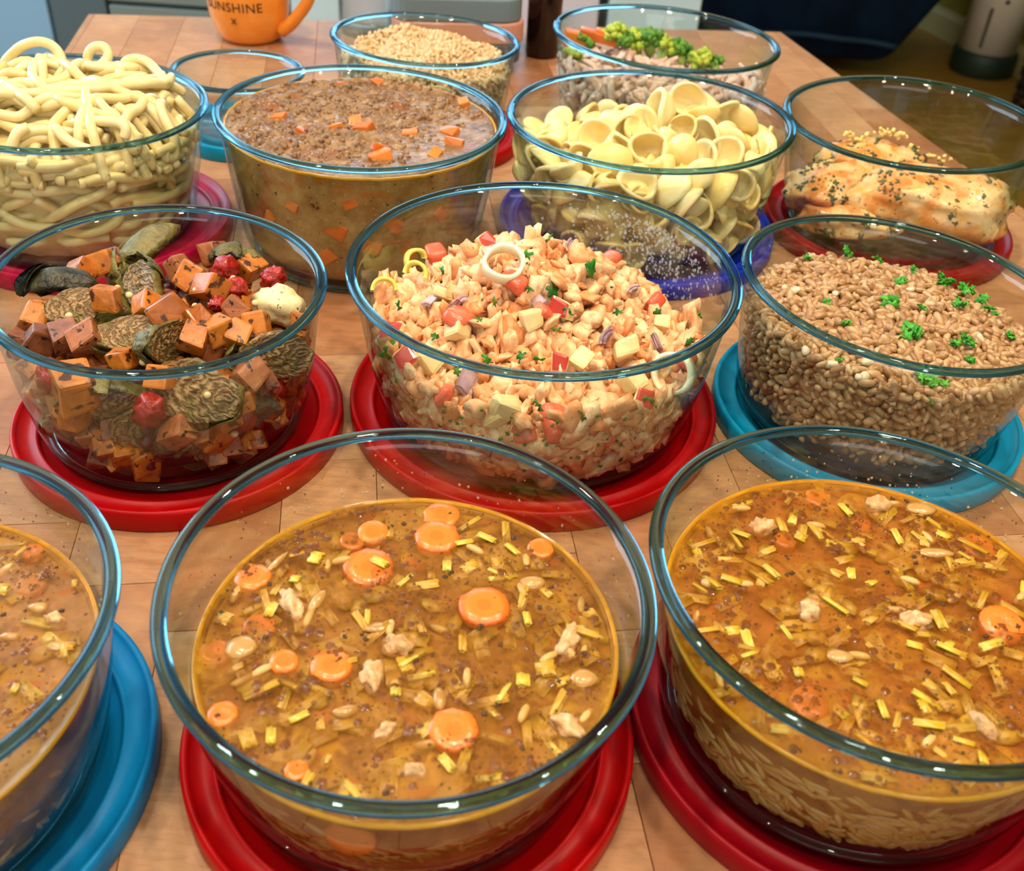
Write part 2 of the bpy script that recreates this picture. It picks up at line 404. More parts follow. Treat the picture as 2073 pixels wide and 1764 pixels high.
unit('dishwasher', 'light grey dishwasher behind the bowl of chicken and broccoli', .142, .336, 2.3, M_WHITE, [('door', .143, .335, .12, .85)])

# navy armchair
M_NAVY = food('navy upholstery', ['#04122a', '#07203c', '#052c45'], 9, .8, .2, .5, .004, .2)
ch = empty('navy_armchair', (.86, 3.9, 0)); tag(ch, 'dark navy upholstered armchair on the brown floor beyond the table', 'armchair')
def soft_box(x0, x1, y0, y1, z0, z1, fl, seed):
    bm = bmesh.new(); box(bm, x0, x1, y0, y1, z0, z1); bmesh.ops.bevel(bm, geom=bm.edges[:], offset=.05, segments=4, affect='EDGES', profile=.5)
    for v in bm.verts:
        f = (v.co.z - z0) / (z1 - z0); v.co.x += fl * f * (1 if v.co.x > (x0 + x1) / 2 else -1); v.co.y -= fl * .4 * f * (1 if v.co.y < (y0 + y1) / 2 else 0)
        v.co += v.co.normalized() * .008 * noise.noise(v.co * 6 + Vector((seed, 0, 0)))
    return bm_mesh('soft', bm, M_NAVY)
put('seat_base', soft_box(-.36, .31, -.34, .3, .055, .40, .17, 1), None, ch)
put('seat_cushion', soft_box(-.26, .24, -.40, .2, .40, .52, .0, 2), None, ch)
put('backrest', soft_box(-.38, .38, .2, .4, .40, .95, .03, 3), None, ch)
put('armrest', soft_box(-.47, -.28, -.36, .3, .36, .66, .0, 4), None, ch); put('armrest', soft_box(.27, .46, -.36, .3, .36, .66, .0, 5), None, ch)
put('piping', mesh('piping', *tube([(-.36 + .66 * i / 20, -.398 - .006 * math.sin(i), .135 + .018 * math.sin(PI * i / 20)) for i in range(21)], .009, 8), plain('teal piping', '#0d3550', .7)), None, ch)
for x in (-.28, .22):
    for y in (0, .24): put('leg', lathe_mesh('leg', [(0, 0), (.018, 0), (.024, .062), (0, .062)], M_DARK, 16), Matrix.Translation((x, y, 0)), ch)

# white cylinder appliance with a green-grey base
M_APPL = plain('warm white plastic', '#ece2ce', .4); M_GBASE = plain('dark green plastic base', '#1e3220', .5)
ap_ = empty('air_purifier', (1.556, 3.755, 0)); tag(ap_, 'white cylindrical appliance with dark green base on the floor by the olive wall', 'appliance')
put('base', lathe_mesh('base', [(0, 0), (.102, 0), (.108, .008), (.108, .07), (.1, .08), (0, .08)], M_GBASE, 48), None, ap_)
put('body', lathe_mesh('body', [(0, .08), (.097, .08), (.095, .35), (.093, .62), (.08, .66), (0, .665)], M_APPL, 48), None, ap_)
put('slot', box_mesh('slot', (-.006, .006, -.004, .006, .10, .23), plain('slot shadow grey', '#5d5640', .6), .002), Matrix.Rotation(-.62, 4, 'Z') @ Matrix.Translation((0, -.0955, 0)), ap_)
put('button', lathe_mesh('button', [(0, 0), (.008, 0), (.007, .004), (0, .004)], M_DARK, 16), Matrix.Rotation(-.2, 4, 'Z') @ Matrix.Translation((0, -.094, .255)) @ Matrix.Rotation(PI / 2, 4, 'X'), ap_)
M_WICK = food('dark wicker', ['#1a0f05', '#33200c', '#4a3014'], 40, .6, .6, .4)
wb = empty('wicker_basket', (1.665, 3.38, 0)); tag(wb, 'dark woven wicker basket on the floor beside the white appliance', 'basket')
for k in range(11):
    put('wicker_row', mesh('wicker_row', *tube([((.105 + .012 * k / 11 + .006 * math.cos(a * 12 + k * PI)) * math.cos(a), (.105 + .012 * k / 11 + .006 * math.cos(a * 12 + k * PI)) * math.sin(a), .012 + .022 * k) for a in [2 * PI * i / 96 for i in range(97)]], .011, 6), M_WICK), None, wb)
for k in range(24):
    a = 2 * PI * k / 24; put('stake', mesh('stake', *tube([(.105 * math.cos(a), .105 * math.sin(a), .0), (.117 * math.cos(a), .117 * math.sin(a), .25)], .006, 6), M_WICK), None, wb)

# ------------------------------------------------------------------ things standing at the back of the table
def rbox(name, sx, sy, sz, rad, mat, seg=5):
    """flat box with rounded upright corners"""
    bm = bmesh.new(); box(bm, -sx / 2, sx / 2, -sy / 2, sy / 2, 0, sz)
    ev = [e for e in bm.edges if abs(e.verts[0].co.z - e.verts[1].co.z) > 1e-6]
    bmesh.ops.bevel(bm, geom=ev, offset=rad, segments=seg, affect='EDGES', profile=.5)
    bmesh.ops.bevel(bm, geom=[e for e in bm.edges if abs(e.verts[0].co.z - e.verts[1].co.z) < 1e-6], offset=.002, segments=2, affect='EDGES', profile=.5)
    return bm_mesh(name, bm, mat, False)
z = TZ
for nm, lab, hx, h, sx, dx in (('flat_box', 'light slate flat box at the bottom of the stack behind the rice', '#6d8391', .012, .135, -.004),
                         ('flat_box', 'dark slate flat box second from the bottom of the stack', '#46586a', .021, .14, 0), 
                         ('flat_box', 'salmon pink flat box between two grey boxes in the stack', '#d2967f', .022, .142, .002),
                         ('flat_box', 'blue-grey flat box topping the grey boxes in the stack', '#6f828a', .024, .14, 0)):
    o = put(nm, rbox(nm, sx, .15, h, .022, plain('box ' + hx, hx, .45)), Matrix.Translation((-.098 + dx, 1.205, z)) @ Matrix.Rotation(.15, 4, 'Z')); z += h + .0003
    tag(o, lab, 'box', 'stacked flat boxes')
tb = empty('storage_tub', (-.112, 1.215, z), .13); tag(tb, 'pale pink tub standing on the stack of grey boxes', 'tub')
put('body', rbox('body', .11, .10, .075, .02, plain('pale pink plastic', '#dcbfc0', .4)), None, tb)
put('lid', rbox('lid', .114, .104, .01, .021, plain('pink lid plastic', '#d6a9ab', .4)), Matrix.Translation((0, 0, .0755)), tb)
bt = empty('brown_bottle', (.004, 1.222, TZ)); tag(bt, 'slim dark brown glass bottle between the rice bowl and the broccoli bowl', 'bottle')
M_AMBER = plain('dark amber glass', '#1d0b0a', .12, .6); 
put('body', lathe_mesh('body', [(0, 0), (.017, 0), (.0195, .003), (.0195, .11), (.015, .125), (.009, .132), (.009, .15), (0, .15)], M_AMBER, 40), None, bt)
put('cap', lathe_mesh('cap', [(0, .148), (.011, .148), (.011, .17), (.0095, .172), (0, .172)], M_DARK, 32), None, bt)
gl = empty('drinking_glass', (-.205, 1.262, TZ)); tag(gl, 'clear drinking glass behind the bowl of rice', 'glass')
put('glass', lathe_mesh('glass', [(0, 0), (.028, 0), (.03, .003), (.035, .13), (.0335, .13), (.0285, .008), (0, .006)], M_WALL, 48), None, gl)
put('rim', lathe_mesh('rim', [(.0335 + .0012 * math.cos(a), .1305 + .0012 * math.sin(a)) for a in [2 * PI * i / 8 for i in range(8)]], M_RIM, 48, True), None, gl)
cp_ = empty('bottle_stopper', (-.145, 1.300, TZ)); tag(cp_, 'small dark purple stopper standing on the table behind the rice', 'stopper')
put('knob', lathe_mesh('knob', [(0, 0), (.011, 0), (.013, .004), (.011, .012), (.013, .02), (.010, .027), (0, .029)], plain('dark purple plastic', '#3a3350', .4), 24), None, cp_)

# orange mug
mug = empty('orange_mug', (-.330, 1.213, TZ)); tag(mug, 'glossy orange mug with black lettering standing at the back of the table', 'mug')
def mug_mat():
    g = N('orange glaze'); v = g.coord('Object'); g.bsdf(g.mix(g.step(g.noise(v, 60, 3), .45, .8), C('#f29430'), C('#f8a648')), .22, .5, coat=.4); return g.m
M_MUG = mug_mat()
def mr(z): return .0375 + .0095 * min(1, z / .1) ** .8
mp_ = [(0, .0), (.026, 0), (.033, .0015), (.0365, .006), (.0395, .014)] + [(mr(q) + .0035, q) for q in (.03, .05, .07, .09, .1)] + [(mr(.1) + .0015, .1015), (mr(.1) - .0005, .1)] + [(mr(q) - .0005, q) for q in (.07, .04, .015)] + [(.03, .008), (0, .006)]
put('body', lathe_mesh('body', mp_, M_MUG, 64), None, mug)
hp = [(mr(.015) + .001, 0, .014), (.052, 0, .022), (.064, 0, .034), (.077, 0, .05), (.083, 0, .066), (.08, 0, .079), (.068, 0, .087), (.046, 0, .086)]
def spline(P, n):
    P = [Vector(p) for p in P]; P = [2 * P[0] - P[1]] + P + [2 * P[-1] - P[-2]]; out = []
    for i in range(1, len(P) - 2):
        for k in range(n):
            t = k / n; a, b, c, d = P[i - 1:i + 3]
            out.append(.5 * ((2 * b) + (c - a) * t + (2 * a - 5 * b + 4 * c - d) * t * t + (3 * b - a - 3 * c + d) * t ** 3))
    return out + [P[-2]]
V, F = tube(spline(hp, 6), lambda t: .0078 - .0012 * math.sin(PI * t), 14)
put('handle', mesh('handle', V, F, M_MUG), Matrix.Rotation(-.35, 4, 'Z'), mug)
M_INK = plain('black print', '#141210', .5)
def wrap_text(txt, size, zc, ang, parent, name='lettering', cond=1.0):
    cu = bpy.data.curves.new(name, 'FONT'); cu.body = txt; cu.size = size; cu.align_x = 'CENTER'; cu.extrude = .0002; cu.resolution_u = 3; cu.space_character = 1.08
    o = bpy.data.objects.new(name, cu); COL.objects.link(o); dg = bpy.context.evaluated_depsgraph_get(); me = bpy.data.meshes.new_from_object(o.evaluated_get(dg))
    bpy.data.objects.remove(o)
    bm = bmesh.new(); bm.from_mesh(me); bmesh.ops.triangulate(bm, faces=bm.faces[:])
    bmesh.ops.subdivide_edges(bm, edges=[e for e in bm.edges if e.calc_length() > .004], cuts=1)
    for v in bm.verts:
        q = zc + v.co.y; r = mr(q) + .0037 + v.co.z; a = ang + v.co.x * cond / r
        v.co = Vector((r * math.sin(a), -r * math.cos(a), q))
    bm.to_mesh(me); bm.free(); me.materials.clear(); me.materials.append(M_INK); return put(name, me, None, parent)
wrap_text('SUNSHINE', .0142, .0395, -.18, mug); wrap_text('x', .0135, .0265, -.14, mug)

# ------------------------------------------------------------------ bowls and lids
Z0 = .008
#      x       y      R      H      tilt x  tilt y  z0
BW = dict(
 soupC=(-.0347, .2764, .0948, .0888, -.0224, .0404, Z0), soupR=(.1565, .3054, .0981, .0878, -.0121, -.0136, Z0),
 soupL=(-.2375, .2410, .0990, .0918, -.0311, -.0247, Z0), roast=(-.1964, .4879, .0900, .0908, -.0333, .0133, Z0),
 salad=(.0117, .5269, .1122, .0946, .0046, .0055, Z0), farro=(.2216, .5431, .0943, .0895, -.0424, -.0183, Z0),
 bean=(-.1249, .7365, .1057, .1040, -.0184, -.0111, .0003), orec=(.0887, .7833, .1099, .0916, .0221, -.0148, Z0),
 chick=(.2985, .8140, .1012, .0919, .0304, .003, Z0), spag=(-.3394, .7268, .1014, .0955, -.0456, -.0256, Z0),
 rice=(-.1013, .9491, .0848, .0878, -.0271, -.0371, Z0), broc=(.1183, 1.0037, .1066, .0955, -.0222, -.0225, .0003),
 small=(-.2665, .9235, .0590, .0560, -.02, -.02, Z0))
class Bowl: pass
B = {}
def wall_profile(R, H):
    s = .0042
    outer = [(0, 0), (.74 * R, 0), (.785 * R, .0014), (.825 * R, .0055), (.853 * R, .0135), (.91 * R, H * .5), (R - .0036, H - .0034)]
    inner = [(R - .0036 - s * .55, H - .0034), (.91 * R - s, H * .5), (.853 * R - s, .0155), (.82 * R - s, .0092), (.77 * R - s * .6, .0062), (0, .0052)]
    return outer, inner
def dense(p, step=.006):
    out = [p[0]]
    for (r0, z0), (r1, z1) in zip(p, p[1:]):
        k = max(1, int(abs(z1 - z0) / step)); out += [(r0 + (r1 - r0) * j / k, z0 + (z1 - z0) * j / k) for j in range(1, k + 1)]
    return out
def make_bowl(key, label):
    x, y, R, H, ta, tb, z0 = BW[key]; b = Bowl(); B[key] = b; b.key, b.R, b.H, b.x, b.y = key, R, H, x, y
    b.M = Matrix.Translation((x + ta * H, y + tb * H, TZ + z0)) @ Matrix.Rotation(tb, 4, 'X') @ Matrix.Rotation(-ta, 4, 'Y'); b.Mi = b.M.inverted()
    o, i = wall_profile(R, H); b.inn = sorted([(q[1], q[0]) for q in i])
    t = empty('glass_bowl'); t.matrix_basis = b.M; tag(t, label, 'bowl', 'round glass bowls')
    put('bowl_wall', lathe_mesh('bowl_wall', dense(o) + dense(i), M_WALL, 160), None, t)
    put('rim', lathe_mesh('rim', [(R - .0031 + .0031 * math.cos(a), H - .0021 + .0021 * math.sin(a)) for a in [2 * PI * k / 14 for k in range(14)]], M_RIM, 160, True), None, t)
    put('base_ring', lathe_mesh('base_ring', [(.775 * R + .0022 * math.cos(a), .0018 + .0017 * math.sin(a)) for a in [2 * PI * k / 8 for k in range(8)]], M_BASE, 96, True), None, t)
    return b
def rin(b, z):
    q = b.inn
    if z <= q[0][0]: return 0
    for (z0, r0), (z1, r1) in zip(q, q[1:]):
        if z <= z1: return r0 + (r1 - r0) * (z - z0) / (z1 - z0)
    return q[-1][1]
def floorz(b, r):
    q = b.inn
    for (z0, r0), (z1, r1) in zip(q, q[1:]):
        if r <= r1: return z0 + (z1 - z0) * (r - r0) / max(1e-9, r1 - r0)
    return 1.0
def make_lid(x, y, R, mat, label):
    p = [(0, .001), (R - .004, .001), (R - .004, 0), (R - .0005, 0), (R, .001), (R, .0115), (R - .0008, .0132), (R - .0022, .0134), (R - .0034, .0122), (R - .0046, .0102),
         (R - .0120, .0088), (R - .0128, .0100), (R - .0142, .0100), (R - .0150, .0082), (R - .0162, .0048), (0, .0046)]
    o = put('bowl_lid', lathe_mesh('bowl_lid', p, mat, 128), Matrix.Translation((x, y, TZ + .0002))); return tag(o, label, 'lid', 'plastic bowl lids')
LABELS = dict(soupC='glass bowl of vegetable soup with carrot slices, on red lid at the front',
 soupR='glass bowl of orange soup with leek strips beside the front carrot soup', soupL='glass bowl of brown soup on turquoise lid, cut off by the picture edge',
 roast='glass bowl of roasted sprouts, sweet potato cubes and tomatoes on red lid', salad='large glass bowl heaped with creamy salmon salad on red lid',
 farro='glass bowl of brown farro grain with parsley on turquoise lid', bean='glass bowl of brown meat stew standing straight on the table',
 orec='glass bowl of ear-shaped pasta on a royal blue lid', chick='glass bowl holding herbed chicken breasts on dark red lid',
 spag='glass bowl heaped with plain spaghetti on raspberry lid', rice='glass bowl of brown rice in front of the grey boxes',
 broc='glass bowl of shredded chicken, broccoli and carrot at the back', small='small empty glass bowl in front of the orange mug')
for k_ in BW: make_bowl(k_, LABELS[k_])
for k_, mat, cn, s, dx, dy in (('soupC', M_RED, 'bright red', 1.012, .0, 0), ('soupR', M_DRED, 'dark red', 1.0, .002, -.003), ('soupL', M_DTEAL, 'deep turquoise', 1.012, 0, 0), ('roast', M_RED, 'red', 1.045, .001, -.001),
                       ('salad', M_RED, 'wide red', 1.006, 0, 0), ('farro', M_TEAL, 'turquoise', 1.014, 0, 0), ('orec', M_BLUE, 'royal blue', 1.014, 0, 0), ('chick', M_DRED, 'dark red', 1.0, 0.003, 0.002),
                       ('spag', M_MAG, 'raspberry red', 1.03, .004, 0), ('rice', M_RED, 'red', 1.02, .004, 0), ('small', M_TEAL, 'turquoise', 1.02, 0, 0)):
    x, y, R = BW[k_][:3]
    what = dict(soupC='front carrot soup', soupR='orange leek soup', soupL='brown soup at the picture edge', roast='roasted vegetables', salad='salmon salad', farro='farro grain', orec='ear-shaped pasta', chick='chicken breasts', spag='spaghetti', rice='brown rice', small='small empty bowl')[k_]
    make_lid(x + dx, y + dy, R * s, mat, cn + ' round plastic lid under the bowl of ' + what if k_ != 'small' else 'turquoise round plastic lid under the small empty bowl')
# ------------------------------------------------------------------ food helpers
def loc(b, p): return b.Mi @ Vector(p)
def on_local(b, px, py, zw):
    """photo point -> bowl-local point at height zw above the table"""
    return loc(b, on(px, py, TZ + zw))
def rotm(rn, flat=1.0):
    """random turn; flat=0 keeps the piece level, 1 lets it lie any way"""
    return Euler((rn.uniform(-PI, PI) * flat, rn.uniform(-PI, PI) * flat, rn.uniform(0, 2 * PI))).to_matrix().to_4x4()
ORD = 'first second third fourth fifth sixth seventh eighth ninth tenth eleventh twelfth thirteenth fourteenth fifteenth sixteenth seventeenth eighteenth nineteenth twentieth'.split()
def ordinal(objs, what, where, cat, group):
    """label countable repeats by their order across the view"""
    s = sorted(objs, key=lambda o: proj(o.matrix_basis.translation)[0]); n = len(s)
    for i, o in enumerate(s):
        if n == 1: lab = what + ' ' + where
        else:
            pos = 'leftmost' if i == 0 else 'rightmost' if i == n - 1 else (ORD[i] + ' from left' if i < (n + 1) // 2 else ORD[n - 1 - i] + ' from right')
            lab = what + ' ' + where + ', ' + pos
        tag(o, lab, cat, group)
def rowed(objs, what, where, cat, group, names=('back', 'middle', 'front')):
    s = sorted(objs, key=lambda o: proj(o.matrix_basis.translation)[1]); k = len(names); n = len(s)
    for q in range(k): ordinal(s[q * n // k:(q + 1) * n // k], what + ',', names[q] + ' row ' + where, cat, group)
def T(p): return Matrix.Translation(p)
class Pile:
    """drops pieces one after another into a bowl on a height map"""
    def __init__(s, b, mound, core_depth, annulus, res=.0016, seed=1):
        s.b, s.mound, s.res = b, mound, res; s.rn = random.Random(seed)
        s.n = int(2 * b.R / res) + 1; s.c = s.n // 2
        g = (np.arange(s.n) - s.c) * res; X, Y = np.meshgrid(g, g, indexing='ij'); Rr = np.hypot(X, Y)
        q = b.inn; fl = np.minimum(np.interp(Rr, [r for z, r in q], [z for z, r in q]), .0098); fl[Rr > rin(b, b.H)] = 1
        mo = np.vectorize(mound)(X, Y); s.mo = mo
        s.core = np.full_like(mo, -1)
        for i in range(s.n):
            for j in range(s.n):
                h = mo[i, j] - core_depth
                while h > 0 and rin(b, h) - annulus < Rr[i, j]: h -= .002
                s.core[i, j] = h
        s.h = np.maximum(fl, s.core); s.items = []; s.ex = []; s.mask = {}
    def foot(s, rp):
        k = max(1, int(rp * .75 / s.res)); 
        if k not in s.mask:
            g = np.arange(-k, k + 1); A, Bq = np.meshgrid(g, g, indexing='ij'); s.mask[k] = (k, (A * A + Bq * Bq) <= k * k + .5)
        return s.mask[k]
    def top(s, x, y):
        i, j = int(round(x / s.res)) + s.c, int(round(y / s.res)) + s.c
        return s.h[min(max(i, 0), s.n - 1), min(max(j, 0), s.n - 1)]
    def drop(s, rp, hz, tries=8, tol=.003, clear=True):
        k, mk = s.foot(rp); best = None
        for _ in range(tries):
            a = s.rn.uniform(0, 2 * PI); r = s.b.R * .97 * math.sqrt(s.rn.random()); x, y = r * math.cos(a), r * math.sin(a)
            i, j = int(round(x / s.res)) + s.c, int(round(y / s.res)) + s.c
            if i < k or j < k or i >= s.n - k or j >= s.n - k: continue
            sub = s.h[i - k:i + k + 1, j - k:j + k + 1]; m = sub[mk]; m = m[m < .9]
            if not len(m): continue
            z = (m.max() * .6 + m.mean() * .4) + hz * .75
            if r + rp * .88 > rin(s.b, z): continue
            if z + hz * .5 > s.mound(x, y) + tol: continue
            if clear and any((x - e[0]) ** 2 + (y - e[1]) ** 2 + (z - e[2]) ** 2 < (e[3] + rp * .5) ** 2 for e in s.ex): continue
            sc_ = z - s.mound(x, y)
            if best is None or sc_ < best[0]: best = (sc_, x, y, z, i, j)
        if best is None: return None
        _, x, y, z, i, j = best; sub = s.h[i - k:i + k + 1, j - k:j + k + 1]; sub[mk] = np.where(sub[mk] < .9, np.maximum(sub[mk], z + hz * .55), sub[mk])
        s.items.append((x, y, z)); return (x, y, z)
    def wall(s, n, rp, gap, zlo=.011, a0=-PI - .35, a1=.35, dz=0.0):
        """pieces pressed against the glass, kept apart from one another"""
        out = []; cell = {}
        for _ in range(n):
            a = s.rn.uniform(a0, a1); z = s.rn.uniform(zlo, s.b.H - .004); r = rin(s.b, z) - rp * .9 - dz; x, y = r * math.cos(a), r * math.sin(a)
            if z > s.mound(x, y) + .001: continue
            u = a * s.b.R; ku, kz = int(u / gap), int(z / gap)
            if any((u - q[0]) ** 2 + (z - q[1]) ** 2 < gap * gap for i in (-1, 0, 1) for j in (-1, 0, 1) for q in cell.get((ku + i, kz + j), ())): continue
            if any((x - e[0]) ** 2 + (y - e[1]) ** 2 + (z - e[2]) ** 2 < (e[3] + rp * .4) ** 2 for e in s.ex): continue
            cell.setdefault((ku, kz), []).append((u, z)); out.append((x, y, z))
        return out
    def hit(s, px, py, inset=0.0):
        """first food point met by the line of sight through a photo point"""
        o = s.b.Mi @ CAM; d = (s.b.Mi.to_3x3() @ ray(px, py)).normalized(); t = o.length - .25; best = None
        for _ in range(900):
            p = o + d * t; r = math.hypot(p.x, p.y)
            if 0 < p.z and r < rin(s.b, p.z) - inset:
                gap = p.z - s.mound(p.x, p.y) + inset * .5
                if gap < 0: return p
                if r < s.b.R * .8 and (best is None or gap < best[0]): best = (gap, p.copy())
            t += .0007
        if best is None: return None
        p = best[1]; p.z = s.mound(p.x, p.y); return p
    def shown(s, p, rp):
        """how well a piece can be seen: on top, or against the glass on the camera's side"""
        x, y, z = p; r = math.hypot(x, y)
        topf = z > s.top(x, y) - rp * 2.0; wl = r > rin(s.b, z) - rp * 2.4 and (y < s.b.R * .25)
        return (0 if (topf or wl) else 1, (s.b.M @ Vector(p) - CAM).length)
def mass(b, pile, mat, name, label, lower=.002, group=None):
    """the lumpy body of food under the loose pieces"""
    n = 64; V, F = [], []; rings = 20
    hs = lambda x, y: pile.core[min(max(int(round(x / pile.res)) + pile.c, 0), pile.n - 1), min(max(int(round(y / pile.res)) + pile.c, 0), pile.n - 1)]
    rm = max(math.hypot((i - pile.c), (j - pile.c)) * pile.res for i in range(0, pile.n, 2) for j in range(0, pile.n, 2) if pile.core[i, j] > .008)
    V.append((0, 0, hs(0, 0) - lower))
    for k in range(1, rings + 1):
        r = rm * k / rings
        for i in range(n):
            a = 2 * PI * i / n; x, y = r * math.cos(a), r * math.sin(a); V.append((x, y, max(.0065, hs(x, y) - lower) + .0015 * noise.noise(Vector((x, y, 0)) * 180)))
    for i in range(n): F.append((0, 1 + i, 1 + (i + 1) % n))
    for k in range(rings - 1):
        for i in range(n):
            j = (i + 1) % n; a = 1 + k * n; F.append((a + i, a + n + i, a + n + j, a + j))
    base = len(V)
    for i in range(n):
        a = 2 * PI * i / n; V.append((rm * .75 * math.cos(a), rm * .75 * math.sin(a), .0062))
    for i in range(n):
        j = (i + 1) % n; a = 1 + (rings - 1) * n; F.append((a + i, base + i, base + j, a + j))
    F.append(tuple(base + i for i in range(n - 1, -1, -1)))
    return tag(put(name, fixn(mesh(name, V, F, mat)), b.M.copy()), label, 'food', group, 'stuff')
def spread(b, pile, pts, meshes, mat, name, label, cat, group, rn, flat=1.0, scale=(.85, 1.15), cap=300, rp=.004, stuff=None, ori=None, hug=0):
    """the best-seen pieces become things of their own (up to cap), the rest one mass"""
    if not pts: return []
    ms = sorted(pts, key=lambda p: pile.shown(p, rp)) if pile else pts; objs, rest = [], []
    for i, p in enumerate(ms):
        M = b.M @ T(p) @ ((Matrix.Rotation(math.atan2(p[1], p[0]), 4, 'Z') @ Matrix.Rotation(PI / 2, 4, 'Y') @ Matrix.Rotation(rn.uniform(0, 6.3), 4, 'Z') @ rotm(rn, .06)) if hug and math.hypot(p[0], p[1]) > rin(b, p[2]) - hug else ori(p) if ori else rotm(rn, flat)) @ Matrix.Scale(rn.uniform(*scale), 4); me = rn.choice(meshes)
        if i < cap: o = put(name, me, M); tag(o, label, cat, group); objs.append(o)
        else: rest.append((me, M))
    if rest and stuff:
        tag(put(stuff[0], merged(stuff[0], rest, mat)), stuff[1], cat, None, 'stuff')
    return objs
def M_of(name, gen, mat, n, **k): return [mesh(name, *gen(i), mat, **k) for i in range(n)]

# shared little shapes
def flake(size, seed, lobes=5, thick=.0006):
    """small crumpled leaf scrap"""
    rn = random.Random(seed); k = lobes * 3; top = [(0, 0, rn.uniform(-.1, .25) * size)]
    for i in range(k):
        a = 2 * PI * i / k; r = size * (rn.uniform(.75, 1.1) if i % 3 else rn.uniform(.35, .6)); top.append((r * math.cos(a), r * math.sin(a) * .8, size * rn.uniform(-.25, .35)))
    V = top + [(x, y, z - thick) for x, y, z in top]; m = k + 1; F = []
    for i in range(k):
        a, c = 1 + i, 1 + (i + 1) % k; F += [(0, a, c), (m, m + c, m + a), (a, m + a, m + c, c)]
    return V, F
def carrot_slice(r, t, seed, n=18):
    rn = random.Random(seed); rad = [r * (1 + rn.uniform(-.05, .05) + .035 * math.cos(i / n * 2 * PI * 8 + seed)) for i in range(n)]; V, F = [(0, 0, t / 2 - .0001)], []
    for f, z in ((.32, t / 2 - .0001), (.5, t / 2), (.93, t / 2), (1, t / 2 - .0009), (1, -t / 2 + .0008), (.93, -t / 2)):
        V += [(f * rad[i] * math.cos(2 * PI * i / n), f * rad[i] * math.sin(2 * PI * i / n), z) for i in range(n)]
    V.append((0, 0, -t / 2))
    F += [(0, 1 + i, 1 + (i + 1) % n) for i in range(n)]
    for k in range(5):
        a = 1 + k * n; F += [(a + i, a + n + i, a + n + (i + 1) % n, a + (i + 1) % n) for i in range(n)]
    a = 1 + 5 * n; F += [(len(V) - 1, a + (i + 1) % n, a + i) for i in range(n)]
    return V, F
def carrot_mat(name, rim, mid, core):
    g = N(name); v = g.coord('Object'); sx = g.n('ShaderNodeSeparateXYZ'); g.l(v, sx.inputs[0])
    rr = g.math('SQRT', g.math('ADD', g.math('POWER', sx.outputs[0], 2.0), g.math('POWER', sx.outputs[1], 2.0)))
    c = g.ramp(g.math('MULTIPLY', rr, 100.0), [(.0, C(core)), (.30, C(core)), (.36, C(mid)), (.75, C(mid)), (1, C(rim))])
    n = g.noise(v, 420, 4); c = g.mix(g.math('MULTIPLY', g.step(n, .5, .8), .35), c, C('#d9702a'))
    c = g.mix(g.step(g.noise(v, 260, 2), .70, .74), c, C('#6b3a12'))
    g.bsdf(c, .22, .5, g.bump(n, .35, .0007), sss=.08, coat=.12); return g.m
def leek(w, h, arc, r, t, seed):
    """cut length of leek: a curved two-layered strip"""
    V, F = [], []; n = 7
    for lay in range(2):
        o = len(V); r0 = r - lay * (t * 1.15); 
        for i in range(n):
            a = -arc / 2 + arc * i / (n - 1)
            for rr, zz in ((r0, -h / 2), (r0, h / 2), (r0 - t, h / 2), (r0 - t, -h / 2)):
                V.append((rr * math.sin(a), zz + .0004 * math.sin(i * 2 + seed), (rr * math.cos(a) - r + t) * 1.0))
        for i in range(n - 1):
            q = o + i * 4
            for k in range(4): F.append((q + k, q + (k + 1) % 4, q + 4 + (k + 1) % 4, q + 4 + k))
        F += [(o, o + 1, o + 2, o + 3), (o + (n - 1) * 4 + 3, o + (n - 1) * 4 + 2, o + (n - 1) * 4 + 1, o + (n - 1) * 4)]
    return V, F
def grain(L, Wd, Th, seed, crease=.25, n=8, m=7):
    rn = random.Random(seed); V, F = [(-L / 2, 0, 0)], []; bend = rn.uniform(-.12, .12)
    for k in range(1, m):
        t = k / m; x = -L / 2 * math.cos(PI * t); rr = math.sin(PI * t) ** .75
        for i in range(n):
            a = 2 * PI * i / n; c = 1 - crease * max(0, math.cos(a)) ** 6
            V.append((x, Wd / 2 * rr * math.sin(a), Th / 2 * rr * math.cos(a) * c + bend * L * (1 - (2 * t - 1) ** 2)))
    V.append((L / 2, 0, 0)); F += [(0, 1 + (i + 1) % n, 1 + i) for i in range(n)]
    for k in range(m - 2):
        a = 1 + k * n; F += [(a + i, a + (i + 1) % n, a + n + (i + 1) % n, a + n + i) for i in range(n)]
    a = 1 + (m - 2) * n; F += [(len(V) - 1, a + i, a + (i + 1) % n) for i in range(n)]
    return V, F

